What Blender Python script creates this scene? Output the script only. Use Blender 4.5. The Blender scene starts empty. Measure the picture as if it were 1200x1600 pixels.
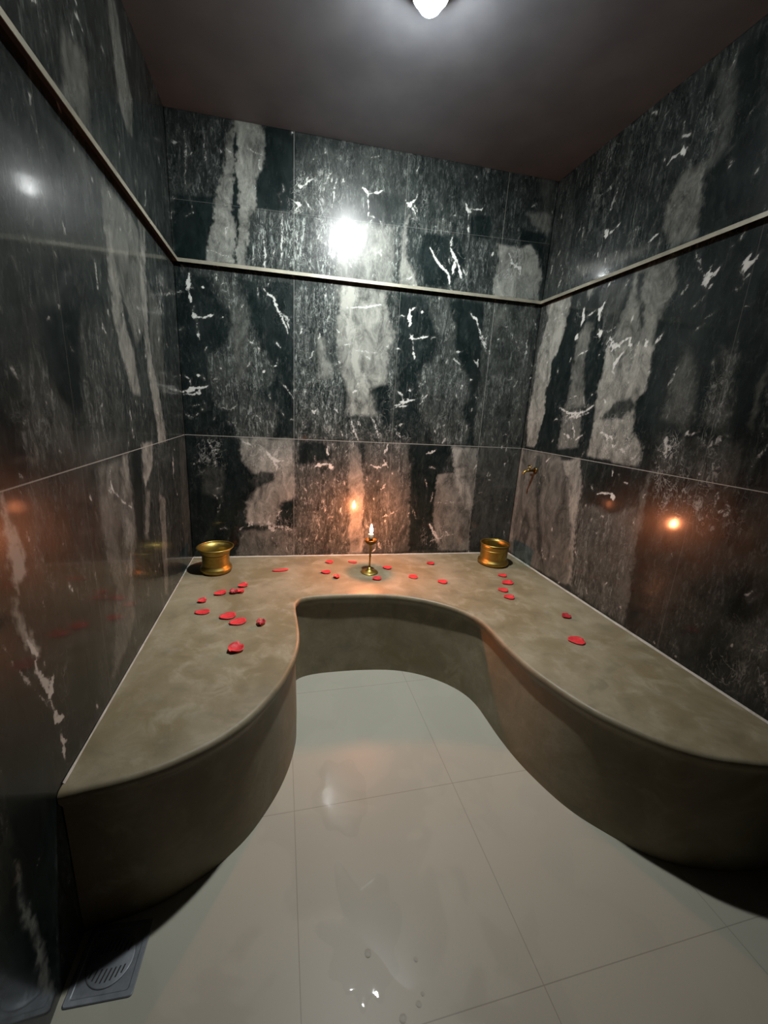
import bpy, bmesh, math, random
import numpy as np
from mathutils import Vector, Matrix, noise as mnoise
from mathutils.geometry import tessellate_polygon

C = bpy.context.scene.collection
sc = bpy.context.scene

# ---------------------------------------------------------------- camera, world, exposure
CAM_LOC = (0.527, -2.4333, 1.40625)
cam_d = bpy.data.cameras.new('camera')
cam_d.sensor_fit = 'VERTICAL'; cam_d.sensor_height = 32.0
cam_d.lens = 618.63 / 1600 * 32.0
cam_d.shift_x = 14.73 / 1600; cam_d.shift_y = -4.18 / 1600
cam_d.clip_start = 0.02
cam = bpy.data.objects.new('camera', cam_d); C.objects.link(cam)
R = [[0.97366187, 0.22788997, 0.00698064],
     [-0.2224116, 0.94262932, 0.24896394],
     [0.05015623, -0.24395927, 0.9684876]]          # columns: right, forward, up
cam.matrix_world = Matrix(((R[0][0], R[0][2], -R[0][1], CAM_LOC[0]),
                           (R[1][0], R[1][2], -R[1][1], CAM_LOC[1]),
                           (R[2][0], R[2][2], -R[2][1], CAM_LOC[2]),
                           (0, 0, 0, 1)))
sc.camera = cam
w = bpy.data.worlds.new('world'); sc.world = w; w.use_nodes = True
w.node_tree.nodes['Background'].inputs[0].default_value = (0, 0, 0, 1)
w.node_tree.nodes['Background'].inputs[1].default_value = 0
sc.view_settings.view_transform = 'Standard'; sc.view_settings.look = 'None'
sc.view_settings.exposure = 0.0; sc.view_settings.gamma = 1.0
sc.view_settings.use_curve_mapping = False
sc.cycles.caustics_reflective = False; sc.cycles.caustics_refractive = False
sc.cycles.sample_clamp_indirect = 12.0
sc.cycles.max_bounces = 10; sc.cycles.diffuse_bounces = 4; sc.cycles.glossy_bounces = 5

LAMP_LOC = (1.0, -0.880, 2.690); LAMP_STRENGTH = 680.0; ADDED_SPOT_W = 215.0; ADDED_SPOT_AT = (1.02, -.02, 1.45); LAMP_R = 0.045
FLAME_STRENGTH = 2300.0

# ---------------------------------------------------------------- room measures (metres)
W = 2.127; YF = -3.4
def zceil(x): return 2.730 + 0.0141 * x
def zrail(x): return 2.089 + 0.0066 * x
def zbench(x): return 0.483 - 0.018 * x

# ---------------------------------------------------------------- material helpers
def mat(name):
    m = bpy.data.materials.new(name); m.use_nodes = True
    nt = m.node_tree; return m, nt, nt.nodes['Principled BSDF']
class N:
    def __init__(s, nt): s.nt = nt
    def new(s, t, **k):
        n = s.nt.nodes.new(t)
        for a, b in k.items(): setattr(n, a, b)
        return n
    def link(s, a, b): s.nt.links.new(a, b)
    def put(s, sock, v):
        if isinstance(v, bpy.types.NodeSocket): s.link(v, sock)
        else: sock.default_value = v
    def math(s, op, a, b=0.0, c=None, clamp=False):
        n = s.new('ShaderNodeMath', operation=op, use_clamp=clamp)
        s.put(n.inputs[0], a); s.put(n.inputs[1], b)
        if c is not None: s.put(n.inputs[2], c)
        return n.outputs[0]
    def mix(s, f, a, b, blend='MIX'):
        n = s.new('ShaderNodeMix', data_type='RGBA', blend_type=blend, clamp_factor=True)
        s.put(n.inputs['Factor'], f); s.put(n.inputs[6], a); s.put(n.inputs[7], b)
        return n.outputs[2]
    def maprange(s, v, a, b, c=0.0, d=1.0, smooth=True):
        n = s.new('ShaderNodeMapRange'); n.interpolation_type = 'SMOOTHSTEP' if smooth else 'LINEAR'
        s.put(n.inputs['Value'], v)
        for k, x in zip(('From Min', 'From Max', 'To Min', 'To Max'), (a, b, c, d)): s.put(n.inputs[k], x)
        return n.outputs['Result']
    def noise(s, vec, scale, detail=3, rough=.6, dist=0.0):
        n = s.new('ShaderNodeTexNoise'); s.link(vec, n.inputs['Vector'])
        n.inputs['Scale'].default_value = scale; n.inputs['Detail'].default_value = detail
        n.inputs['Roughness'].default_value = rough; n.inputs['Distortion'].default_value = dist
        return n.outputs['Fac']
    def pos(s, scale=(1, 1, 1)):
        g = s.new('ShaderNodeTexCoord'); m = s.new('ShaderNodeMapping'); m.inputs['Scale'].default_value = scale
        s.link(g.outputs['Object'], m.inputs['Vector']); return m.outputs['Vector']
    def xyz(s):
        g = s.new('ShaderNodeTexCoord'); x = s.new('ShaderNodeSeparateXYZ'); s.link(g.outputs['Object'], x.inputs[0]); return x.outputs
def bump(n, b, h, strength, dist=.002):
    k = n.new('ShaderNodeBump'); k.inputs['Strength'].default_value = strength; k.inputs['Distance'].default_value = dist
    n.link(h, k.inputs['Height']); n.link(k.outputs[0], b.inputs['Normal'])

def seam(n, coord, at, half):
    """1 on a joint line at coord == at"""
    d = n.math('ABSOLUTE', n.math('SUBTRACT', coord, at))
    return n.maprange(d, half * .6, half * 1.4, 1.0, 0.0)
def marble_material(name, axis):
    m, nt, b = mat(name); n = N(nt)
    at = n.new('ShaderNodeAttribute', attribute_name='veining'); sp = n.new('ShaderNodeSeparateColor')
    n.link(at.outputs['Color'], sp.inputs[0]); gray, speck, vein = sp.outputs
    fine = n.noise(n.pos((1, 1, .38)), 62, 4, .72, 1.0)
    fleck = n.noise(n.pos((1, 1, .33)), 105, 3, .65, .8)
    streak = n.noise(n.pos((1, 1, .2)), 22, 4, .7, 1.5)
    cloud = n.noise(n.pos((1, 1, .6)), 13, 6, .68, .9)
    grit = n.noise(n.pos((1, 1, .6)), 95 if axis == 'X' else 60, 4, .7, .5)
    wob = n.noise(n.pos((1, 1, .8)), 60 if axis == 'X' else 34, 4, .7, 1.0)
    patchy = n.noise(n.pos((1, 1, .35)), 7, 3, .6, .5)
    wisp = n.maprange(n.math('ABSOLUTE', n.math('SUBTRACT', n.noise(n.pos((1, 1, .45)), 17, 5, .65, 1.2), .5)), 0, .022, 1, 0)
    f1 = n.maprange(fine, .50, .62); f2 = n.maprange(streak, .44, .64); f3 = n.maprange(fleck, .59, .67)
    s = n.math('ADD', n.math('MULTIPLY', f1, n.math('ADD', n.math('MULTIPLY', f2, .50), .16)), n.math('MULTIPLY', f2, .10))
    s = n.math('ADD', s, n.math('MULTIPLY', f3, n.math('ADD', n.math('MULTIPLY', f2, .5), .22)))
    s = n.math('ADD', s, n.math('MULTIPLY', wisp, .12))
    s = n.math('MULTIPLY', s, n.math('MULTIPLY', speck, n.maprange(patchy, .3, .7, .65, 1.6)))
    g = n.math('MULTIPLY', gray, n.math('ADD', n.math('MULTIPLY', n.maprange(cloud, .32, .68, smooth=False), 1.45), .34))
    g = n.math('MULTIPLY', g, n.math('ADD', n.math('MULTIPLY', grit, .7), .65))
    g = n.math('ADD', g, n.math('MULTIPLY', n.math('MULTIPLY', wisp, gray), .35))
    base = n.mix(n.maprange(cloud, .35, .75), (.003, .006, .006, 1), (.009, .0145, .014, 1))
    col = n.mix(g, base, (0.2574, 0.2613, 0.2324, 1))
    col = n.mix(s, col, (0.234, 0.2535, 0.2379, 1))
    k = n.math('ADD', n.math('MULTIPLY', n.math('SUBTRACT', wob, .5), 2.3), n.math('MULTIPLY', n.math('SUBTRACT', grit, .5), .9))
    v = n.maprange(n.math('ADD', vein, n.math('MULTIPLY', k, n.math('GREATER_THAN', vein, .02))), .30, .80)
    v = n.math('MULTIPLY', v, n.math('ADD', n.math('MULTIPLY', vein, .65), .3), clamp=True)
    ridge = n.maprange(n.math('ABSOLUTE', n.math('SUBTRACT', n.noise(n.pos((1, 1, .75)), 13, 3, .6, .9), .5)), .004, .022, 1, 0)
    ridge2 = n.maprange(n.math('ABSOLUTE', n.math('SUBTRACT', n.noise(n.pos((1, 1, .5)), 21, 3, .6, 1.2), .52)), .004, .024, 1, 0)
    net = n.math('MULTIPLY', n.math('MAXIMUM', ridge, n.math('MULTIPLY', ridge2, .6)), n.math('MULTIPLY', at.outputs['Alpha'], n.math('MULTIPLY', n.maprange(wob, .36, .56), n.maprange(patchy, .45, .60, .12, 1.0))))
    v = n.math('MAXIMUM', v, n.math('MULTIPLY', net, .5))
    col = n.mix(v, col, (0.4836, 0.4953, 0.468, 1))
    o = n.xyz(); u = o[0] if axis == 'X' else o[1]; z = n.math('ADD', o[2], n.math('MULTIPLY', o[0], .008))
    sm = seam(n, z, 1.217, .0016)
    if axis == 'X':
        sm = n.math('MAXIMUM', sm, n.math('MULTIPLY', n.math('MAXIMUM', seam(n, u, .5995, .0014), n.math('MAXIMUM', seam(n, u, 1.805, .0014), seam(n, u, 1.203, .0007))), .55))
        sm = n.math('MAXIMUM', sm, n.math('MULTIPLY', seam(n, n.math('SUBTRACT', o[2], n.math('MULTIPLY', o[0], .035)), 2.36, .001), .25))
    else:
        for q in (-.62, -1.22, -1.82): sm = n.math('MAXIMUM', sm, n.math('MULTIPLY', seam(n, u, q, .001), .2))
    col = n.mix(n.math('MULTIPLY', sm, .8), col, (0.2808, 0.2808, 0.2574, 1))
    n.link(col, b.inputs['Base Color'])
    n.put(b.inputs['Roughness'], n.maprange(n.noise(n.pos((1, 1, .35)), 9, 3), .3, .75, .22, .36, False))
    b.inputs['Specular IOR Level'].default_value = .15
    b.inputs['Coat Weight'].default_value = .5 if axis == 'X' else .4; b.inputs['Coat Roughness'].default_value = .045 if axis == 'X' else .085; b.inputs['Coat IOR'].default_value = 1.42
    bump(n, b, n.noise(n.pos((1, 1, .25)), 7, 2), .06, .01)
    return m
M = {}
M['marble_x'] = marble_material('black_marble_tile', 'X'); M['marble_y'] = marble_material('black_marble_tile_side', 'Y')

def simple(name, c, rough=.5, metal=0.0, spec=.5):
    m, nt, b = mat(name); b.inputs['Base Color'].default_value = (*c, 1)
    b.inputs['Roughness'].default_value = rough; b.inputs['Metallic'].default_value = metal
    b.inputs['Specular IOR Level'].default_value = spec; return m
def noisy(name, c1, c2, scale=20, rough=(.3, .5), metal=0.0, stretch=(1, 1, 1), bmp=0.0, detail=4):
    m, nt, b = mat(name); n = N(nt); f = n.noise(n.pos(stretch), scale, detail)
    n.link(n.mix(n.maprange(f, .3, .7), (*c1, 1), (*c2, 1)), b.inputs['Base Color'])
    n.put(b.inputs['Roughness'], n.maprange(f, .3, .7, *rough, False)); b.inputs['Metallic'].default_value = metal
    if bmp: bump(n, b, f, bmp)
    return m
M['brass'] = noisy('brass', (.40, .29, .08), (.29, .20, .045), 25, (.36, .5), 1.0, bmp=.08)
M['dark_brass'] = noisy('dark_brass', (.20, .13, .04), (.12, .08, .03), 25, (.3, .45), 1.0)
M['petal'] = noisy('red_petal', (0.624, 0.0351, 0.039), (0.4836, 0.0195, 0.0234), 60, (.45, .6))
M['petal_dark'] = noisy('dark_red_petal', (0.39, 0.0156, 0.0234), (0.2808, 0.00936, 0.0156), 60, (.45, .6))
M['steel'] = noisy('dull_steel', (.20, .21, .23), (.13, .14, .155), 30, (.35, .5), .6)
M['slot'] = simple('drain_slot', (.006, .006, .006), .7)
M['rail'] = noisy('aged_metal_trim', (0.27, 0.255, 0.195), (0.18, 0.1725, 0.135), 12, (.4, .55), .35, bmp=.05)
M['channel_shade'] = simple('painted_channel_shade', (.012, .012, .012), .8)
M['white'] = simple('white_enamel', (.7, .7, .68), .35)
M['wax'] = simple('candle_wax', (.75, .6, .4), .5)
M['wick'] = simple('wick', (.02, .015, .01), .9)
M['caulk'] = noisy('pale_sealant', (0.375, 0.3675, 0.3225), (0.255, 0.24, 0.2025), 20, (.5, .7))
def emitter(name, c, s):
    m = bpy.data.materials.new(name); m.use_nodes = True; nt = m.node_tree; nt.nodes.clear()
    e = nt.nodes.new('ShaderNodeEmission'); o = nt.nodes.new('ShaderNodeOutputMaterial')
    e.inputs[0].default_value = (*c, 1); e.inputs[1].default_value = s; nt.links.new(e.outputs[0], o.inputs[0]); return m
M['globe'] = emitter('lit_globe', (.96, 1.0, .99), LAMP_STRENGTH)
M['flame'] = emitter('flame', (1.0, .30, .12), FLAME_STRENGTH)

def plaster_material():
    m, nt, b = mat('tadelakt_plaster'); n = N(nt)
    big = n.noise(n.pos(), 3.2, 4, .55, .6); mid = n.noise(n.pos(), 11, 5, .6, .5); fine = n.noise(n.pos(), 70, 4, .6)
    drip = n.noise(n.pos((1, 1, .18)), 14, 4, .6)
    c = n.mix(n.maprange(big, .35, .65), (0.1598, 0.1267, 0.06912, 1), (0.2196, 0.1858, 0.121, 1))
    c = n.mix(n.math('MULTIPLY', n.maprange(mid, .48, .72), .6), c, (0.288, 0.252, 0.1764, 1))
    c = n.mix(n.math('MULTIPLY', n.maprange(mid, .48, .30), .45), c, (0.1188, 0.1044, 0.07056, 1))
    c = n.mix(n.math('MULTIPLY', n.maprange(drip, .55, .75), .3), c, (0.2448, 0.2304, 0.1872, 1))
    c = n.mix(n.math('MULTIPLY', n.maprange(fine, .4, .7), .15), c, (0.144, 0.1224, 0.0792, 1))
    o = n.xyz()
    end_shade = n.math('MULTIPLY', n.maprange(n.math('ADD', o[0], n.math('MULTIPLY', mid, .22)), .30, .14), n.math('MULTIPLY', n.maprange(o[2], .475, .45), n.maprange(o[1], -1.2, -1.4)))
    c = n.mix(n.math('MULTIPLY', end_shade, .55), c, (0.0612, 0.03024, 0.00864, 1))                       # dim shade of the left end painted in as a brown darkening
    n.link(c, b.inputs['Base Color'])
    n.put(b.inputs['Roughness'], n.maprange(mid, .3, .7, .38, .62, False))
    b.inputs['Specular IOR Level'].default_value = .35
    bump(n, b, n.math('ADD', n.math('MULTIPLY', mid, 1.0), n.math('MULTIPLY', fine, .25)), .25, .006)
    return m
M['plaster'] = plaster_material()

def floor_material():
    m, nt, b = mat('cream_porcelain_tile'); n = N(nt); o = n.xyz()
    big = n.noise(n.pos(), 2.5, 3, .5)
    wet = n.maprange(n.noise(n.pos(), 4.2, 3, .55, .7), .5, .54)
    c = n.mix(big, (0.320, 0.305, 0.248, 1), (0.352, 0.340, 0.282, 1))
    c = n.mix(n.math('MULTIPLY', wet, .10), c, (0.2448, 0.2448, 0.2232, 1))
    j = seam(n, o[0], .5627, .0012)
    for q in (1.1719, 1.78): j = n.math('MAXIMUM', j, seam(n, o[0], q, .0012))
    for q in (-.6967, -1.3027, -1.8655 - .012, -2.48): j = n.math('MAXIMUM', j, seam(n, o[1], q, .0012))
    c = n.mix(n.math('MULTIPLY', j, .55), c, (0.144, 0.1332, 0.108, 1))
    n.link(c, b.inputs['Base Color'])
    n.put(b.inputs['Roughness'], n.math('SUBTRACT', .40, n.math('MULTIPLY', wet, .12)))
    b.inputs['Specular IOR Level'].default_value = .22
    bump(n, b, n.math('ADD', n.math('MULTIPLY', n.noise(n.pos(), 18, 3), .5), n.math('MULTIPLY', j, -1.0)), .06, .002)
    return m
M['floor'] = floor_material()
M['ceiling'] = noisy('painted_ceiling', (0.1013, 0.105, 0.1162), (0.1275, 0.1312, 0.1425), 6, (.5, .62), bmp=.05)
def water_material():
    m = bpy.data.materials.new('water_film'); m.use_nodes = True; nt = m.node_tree; nt.nodes.clear(); n = N(nt)
    t = n.new('ShaderNodeBsdfTransparent'); t.inputs[0].default_value = (1, 1, 1, 1)
    g = n.new('ShaderNodeBsdfGlossy'); g.inputs['Roughness'].default_value = .03
    lw = n.new('ShaderNodeLayerWeight'); lw.inputs['Blend'].default_value = .5
    f = n.math('ADD', .03, n.math('MULTIPLY', n.math('POWER', lw.outputs['Facing'], 4.5), .95))
    mx = n.new('ShaderNodeMixShader'); o = n.new('ShaderNodeOutputMaterial')
    k = n.new('ShaderNodeBump'); k.inputs['Strength'].default_value = .12; k.inputs['Distance'].default_value = .002
    n.link(n.noise(n.pos(), 45, 2), k.inputs['Height'])
    n.link(k.outputs[0], g.inputs['Normal'])
    n.link(f, mx.inputs[0]); n.link(t.outputs[0], mx.inputs[1]); n.link(g.outputs[0], mx.inputs[2]); n.link(mx.outputs[0], o.inputs[0])
    return m
M['water'] = water_material()

# ---------------------------------------------------------------- object helpers
def link_bm(name, bm, m, parent=None, smooth=True, loc=None):
    me = bpy.data.meshes.new(name); bm.normal_update(); bm.to_mesh(me); bm.free()
    if smooth: me.shade_smooth()
    for x in (m if isinstance(m, (list, tuple)) else [m]): me.materials.append(x)
    o = bpy.data.objects.new(name, me); C.objects.link(o)
    if parent: o.parent = parent
    if loc: o.location = loc
    return o
def thing(name, label, cat, loc=(0, 0, 0), rotz=0, group=None):
    o = bpy.data.objects.new(name, None); C.objects.link(o); o.location = loc; o.rotation_euler = (0, 0, rotz)
    o.empty_display_size = .05; tag(o, label, cat, group); return o
def tag(o, label=None, cat=None, group=None, kind=None):
    if label: o['label'] = label
    if cat: o['category'] = cat
    if group: o['group'] = group
    if kind: o['kind'] = kind
    return o
def box(bm, x0, x1, y0, y1, z0, z1):
    v = [bm.verts.new((x, y, z)) for x in (x0, x1) for y in (y0, y1) for z in (z0, z1)]
    for f in ((0, 1, 3, 2), (4, 6, 7, 5), (0, 4, 5, 1), (2, 3, 7, 6), (0, 2, 6, 4), (1, 5, 7, 3)): bm.faces.new([v[i] for i in f])
    return v
def lathe(profile, seg=48, wob=0.0, seed=0, cap0=True, cap1=True):
    bm = bmesh.new(); rings = []
    for r, z in profile:
        rings.append([bm.verts.new((r * math.cos(2 * math.pi * i / seg) * (1 + wob * math.sin(2 * math.pi * i / seg * 2 + seed)),
                                    r * math.sin(2 * math.pi * i / seg), z)) for i in range(seg)])
    for a, b in zip(rings, rings[1:]):
        for i in range(seg): bm.faces.new((a[i], a[(i + 1) % seg], b[(i + 1) % seg], b[i]))
    if cap0: bm.faces.new(list(reversed(rings[0])))
    if cap1: bm.faces.new(rings[-1])
    bmesh.ops.recalc_face_normals(bm, faces=bm.faces)
    return bm
def tube(pts, radii, seg=16):
    bm = bmesh.new(); rings = []
    P = [Vector(p) for p in pts]
    for i, p in enumerate(P):
        d = (P[min(i + 1, len(P) - 1)] - P[max(i - 1, 0)]).normalized()
        a = d.orthogonal().normalized() if i == 0 else (prev - d * prev.dot(d)).normalized()
        prev = a; b = d.cross(a); r = radii[i] if isinstance(radii, (list, tuple)) else radii
        rings.append([bm.verts.new(p + (a * math.cos(t) + b * math.sin(t)) * r) for t in (2 * math.pi * k / seg for k in range(seg))])
    for A, B in zip(rings, rings[1:]):
        for i in range(seg): bm.faces.new((A[i], A[(i + 1) % seg], B[(i + 1) % seg], B[i]))
    bm.faces.new(rings[0]); bm.faces.new(rings[-1]); bmesh.ops.recalc_face_normals(bm, faces=bm.faces)
    return bm

# ---------------------------------------------------------------- the veining of the marble tiles, in wall metres
# per wall: patches (grey amount, speckle amount, edge softness, outline) and veins (width, strength, line)
MARBLE = {
 'back': ([
  (0.02,0.35,0.01,[(-0.015,2.717),(2.153,2.775),(2.061,2.040),(-0.007,2.019)]),
  (0.03,0.42,0.01,[(-0.009,2.713),(0.268,2.718),(0.224,2.392),(-0.005,2.385)]),
  (0.05,0.55,0.012,[(0.601,2.657),(1.205,2.773),(1.229,2.449),(0.602,2.390)]),
  (0.06,0.45,0.03,[(0.601,2.630),(0.779,2.687),(0.785,2.431),(0.602,2.390)]),
  (0.02,0.12,0.02,[(0.971,2.532),(1.178,2.548),(1.165,2.403),(0.995,2.401)]),
  (0.03,0.95,0.008,[(0.412,2.374),(0.635,2.377),(0.890,2.380),(0.846,2.092),(0.364,2.104)]),
  (0.08,0.85,0.01,[(0.890,2.383),(1.166,2.397),(1.187,2.084),(0.846,2.085)]),
  (0.4,0.25,0.02,[(0.835,2.211),(0.892,2.304),(0.978,2.383),(1.131,2.373),(1.149,2.080),(0.825,2.083)]),
  (0.45,0.12,0.006,[(0.321,2.736),(0.447,2.740),(0.464,2.666),(0.450,2.564),(0.414,2.481),(0.402,2.353),(0.383,2.376),(0.364,2.241),(0.348,2.102),(0.150,2.103),(0.167,2.215),(0.199,2.299),(0.222,2.403),(0.253,2.514),(0.277,2.668)]),
  (0,0,0.004,[(0.310,2.687),(0.331,2.673),(0.319,2.591),(0.311,2.517),(0.326,2.443),(0.326,2.342),(0.321,2.261),(0.305,2.181),(0.306,2.110),(0.293,2.108),(0.304,2.233),(0.300,2.284),(0.290,2.362),(0.297,2.463),(0.306,2.565),(0.303,2.642)]),
  (0,0.04,0.006,[(0.459,2.742),(0.604,2.744),(0.605,2.391),(0.409,2.380),(0.421,2.510),(0.456,2.590)]),
  (0,0.03,0.006,[(0.020,2.378),(0.069,2.380),(0.209,2.395),(0.199,2.299),(0.167,2.215),(0.146,2.102),(0.019,2.092),(-0.007,2.147),(0.021,2.299)]),
  (0.48,0.1,0.008,[(1.221,2.457),(1.188,2.340),(1.198,2.095),(1.318,2.098),(1.267,2.202),(1.219,2.284)]),
  (0.03,0.4,0.01,[(1.290,2.442),(1.748,2.450),(1.795,2.104),(1.317,2.105)]),
  (0,0.05,0.008,[(1.333,2.381),(1.479,2.401),(1.543,2.390),(1.582,2.263),(1.514,2.140),(1.348,2.121),(1.289,2.267)]),
  (0,0.05,0.008,[(1.585,2.512),(1.722,2.518),(1.736,2.415),(1.598,2.404)]),
  (0.06,0.95,0.006,[(1.371,2.469),(1.479,2.471),(1.478,2.407),(1.386,2.395)]),
  (0.5,0.3,0.008,[(1.780,2.394),(1.934,2.387),(1.992,2.408),(2.052,2.361),(2.062,2.306),(2.094,2.275),(2.095,2.110),(1.785,2.110),(1.778,2.224),(1.794,2.295)]),
  (0.32,0.1,0.015,[(1.948,2.569),(2.063,2.599),(2.112,2.573),(2.094,2.476),(2.027,2.507)]),
  (0.12,0.1,0.02,[(2.011,2.753),(2.102,2.767),(2.109,2.589),(2.046,2.597)]),
  (0,0.05,0.008,[(1.918,2.493),(2.077,2.474),(2.105,2.262),(2.061,2.362),(2.000,2.409),(1.933,2.394)]),
  (0,0.1,0.004,[(-0.006,2.034),(0.605,2.040),(0.606,1.209),(-0.006,1.210)]),
  (0.05,0.75,0.02,[(0.188,2.060),(0.289,2.065),(0.333,1.948),(0.361,1.862),(0.391,1.745),(0.448,1.657),(0.492,1.561),(0.395,1.457),(0.490,1.409),(0.514,1.309),(0.473,1.204),(0.283,1.198),(0.226,1.357),(0.177,1.390),(0.154,1.478),(0.142,1.571),(0.146,1.644),(0.264,1.735),(0.281,1.855),(0.208,1.947),(0.178,1.990)]),
  (0.15,0.3,0.02,[(0.283,1.905),(0.349,1.905),(0.341,1.744),(0.320,1.508),(0.286,1.506),(0.268,1.738)]),
  (0.03,0.85,0.008,[(0.605,2.040),(0.822,2.063),(0.853,1.726),(0.885,1.533),(0.930,1.223),(0.606,1.213)]),
  (0.35,0.5,0.015,[(0.723,1.804),(0.766,1.787),(0.776,1.678),(0.821,1.639),(0.815,1.575),(0.734,1.563),(0.732,1.675)]),
  (0.03,0.55,0.01,[(0.924,1.398),(1.295,1.569),(1.324,1.192),(0.931,1.200)]),
  (0.05,0.7,0.01,[(1.104,2.065),(1.188,2.064),(1.227,1.490),(1.167,1.410)]),
  (0.52,0.1,0.012,[(0.829,2.067),(1.119,2.066),(1.135,1.940),(1.187,1.848),(1.154,1.749),(1.142,1.548),(1.048,1.535),(1.068,1.439),(1.100,1.373),(0.925,1.365),(0.909,1.501),(0.863,1.628),(0.844,1.756),(0.833,1.911),(0.857,1.943)]),
  (0.82,0.1,0.006,[(0.864,2.068),(0.963,2.066),(0.924,1.930),(0.950,1.827),(0.962,1.720),(0.988,1.637),(1.043,1.553),(1.055,1.473),(1.025,1.426),(0.981,1.450),(0.960,1.570),(0.920,1.731),(0.890,1.852),(0.850,1.942)]),
  (0,0.05,0.008,[(1.083,1.530),(1.170,1.550),(1.189,1.377),(1.175,1.267),(1.114,1.408)]),
  (0,0.12,0.008,[(1.196,2.058),(1.385,2.061),(1.448,1.729),(1.348,1.632),(1.386,1.222),(1.228,1.217),(1.222,1.565)]),
  (0,0.05,0.008,[(1.494,2.062),(1.736,2.066),(1.754,1.752),(1.742,1.597),(1.776,1.209),(1.711,1.216),(1.732,1.308),(1.659,1.434),(1.709,1.501),(1.676,1.635),(1.587,1.732),(1.554,1.919)]),
  (0.06,0.75,0.018,[(1.380,2.064),(1.493,2.069),(1.554,1.919),(1.587,1.732),(1.676,1.635),(1.705,1.500),(1.646,1.430),(1.728,1.304),(1.707,1.216),(1.487,1.209),(1.410,1.347),(1.360,1.482),(1.348,1.636),(1.448,1.721),(1.482,1.852),(1.399,1.948)]),
  (0.06,0.42,0.004,[(1.736,2.066),(2.109,2.082),(2.128,1.194),(1.777,1.205)]),
  (0.16,0.3,0.02,[(1.792,2.064),(1.880,2.059),(1.884,1.875),(1.804,1.905)]),
  (0,0.06,0.004,[(-0.006,1.210),(0.606,1.205),(0.607,0.474),(-0.005,0.480)]),
  (0.09,0.1,0.02,[(0.077,1.016),(0.200,1.037),(0.174,0.845),(0.088,0.884)]),
  (0.5,0.1,0.01,[(0.301,1.210),(0.599,1.205),(0.606,1.036),(0.607,0.865),(0.529,0.825),(0.474,0.678),(0.319,0.697),(0.311,0.825),(0.372,0.900),(0.411,0.979),(0.328,1.039),(0.287,1.110)]),
  (0.05,0.2,0.008,[(0.412,1.017),(0.497,1.007),(0.478,0.956),(0.376,0.908),(0.334,0.962)]),
  (0.25,0.5,0.012,[(0.284,0.644),(0.599,0.655),(0.599,0.475),(0.252,0.478)]),
  (0.08,0.75,0.01,[(0.606,1.205),(0.991,1.206),(1.021,0.469),(0.607,0.474)]),
  (0,0.06,0.008,[(0.632,1.206),(0.781,1.199),(0.811,1.087),(0.633,1.064)]),
  (0.42,0.2,0.008,[(0.931,1.192),(0.992,1.170),(1.031,1.019),(1.055,0.476),(0.956,0.475)]),
  (0.1,0.45,0.006,[(1.027,1.203),(1.318,1.204),(1.373,0.480),(1.064,0.476)]),
  (0.22,0.3,0.015,[(1.152,1.020),(1.249,1.034),(1.290,0.757),(1.177,0.801)]),
  (0,0.07,0.006,[(1.327,1.204),(1.626,1.205),(1.557,1.043),(1.532,0.874),(1.545,0.479),(1.382,0.479)]),
  (0.36,0.08,0.006,[(1.605,1.192),(1.797,1.197),(1.814,0.977),(1.806,0.766),(1.817,0.475),(1.588,0.477),(1.525,0.705),(1.528,1.013),(1.645,1.028)]),
  (0.62,0.1,0.008,[(1.616,1.175),(1.692,1.186),(1.719,1.029),(1.793,0.875),(1.806,0.766),(1.758,0.766),(1.669,0.976)]),
  (0.1,0.12,0.005,[(1.815,1.202),(2.128,1.189),(2.149,0.459),(1.827,0.474)]),
 ],[
  (0.0117,1,[(0.960,2.551),(0.982,2.534),(0.993,2.524)]),
  (0.0059,0.9,[(0.992,2.532),(1.041,2.540),(1.072,2.556)]),
  (0.0045,0.7,[(0.989,2.523),(0.993,2.446)]),
  (0.0075,0.9,[(0.993,2.446),(0.997,2.422)]),
  (0.0125,1,[(1.555,2.564),(1.576,2.523)]),
  (0.0063,0.9,[(1.582,2.540),(1.645,2.546),(1.663,2.564)]),
  (0.0048,0.6,[(1.576,2.523),(1.585,2.447)]),
  (0.0096,0.9,[(1.584,2.454),(1.587,2.428)]),
  (0.0085,0.8,[(0.608,2.528),(0.631,2.498),(0.657,2.516),(0.673,2.550)]),
  (0.0085,0.8,[(0.657,2.527),(0.702,2.549)]),
  (0.0145,0.8,[(0.602,2.433),(0.631,2.423),(0.608,2.391)]),
  (0.0059,0.7,[(0.651,2.452),(0.704,2.396)]),
  (0.0091,0.9,[(1.193,2.533),(1.225,2.504),(1.262,2.555)]),
  (0.0077,0.8,[(1.231,2.517),(1.270,2.455)]),
  (0.0057,0.7,[(0.795,2.577),(0.793,2.534)]),
  (0.0058,0.7,[(0.825,2.574),(0.807,2.507),(0.798,2.433)]),
  (0.0099,1,[(1.361,2.321),(1.389,2.279),(1.423,2.244),(1.457,2.221),(1.484,2.197),(1.496,2.158),(1.503,2.132)]),
  (0.0163,1,[(1.486,2.330),(1.510,2.294),(1.528,2.276)]),
  (0.0133,1,[(1.524,2.276),(1.508,2.200)]),
  (0.0118,1,[(1.532,2.277),(1.566,2.186)]),
  (0.0064,0.8,[(1.495,2.397),(1.485,2.343)]),
  (0.0068,0.6,[(1.567,2.248),(1.608,2.184)]),
  (0.0066,0.8,[(1.748,2.327),(1.762,2.345)]),
  (0.0171,0.7,[(1.863,2.351),(1.887,2.299),(1.943,2.278),(1.948,2.244)]),
  (0.0068,0.5,[(1.490,2.140),(1.513,2.109),(1.553,2.123)]),
  (0.0054,0.5,[(0.332,2.625),(0.384,2.626),(0.420,2.611),(0.454,2.608)]),
  (0.0059,0.6,[(0.158,2.156),(0.195,2.152),(0.229,2.142),(0.269,2.138)]),
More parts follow.
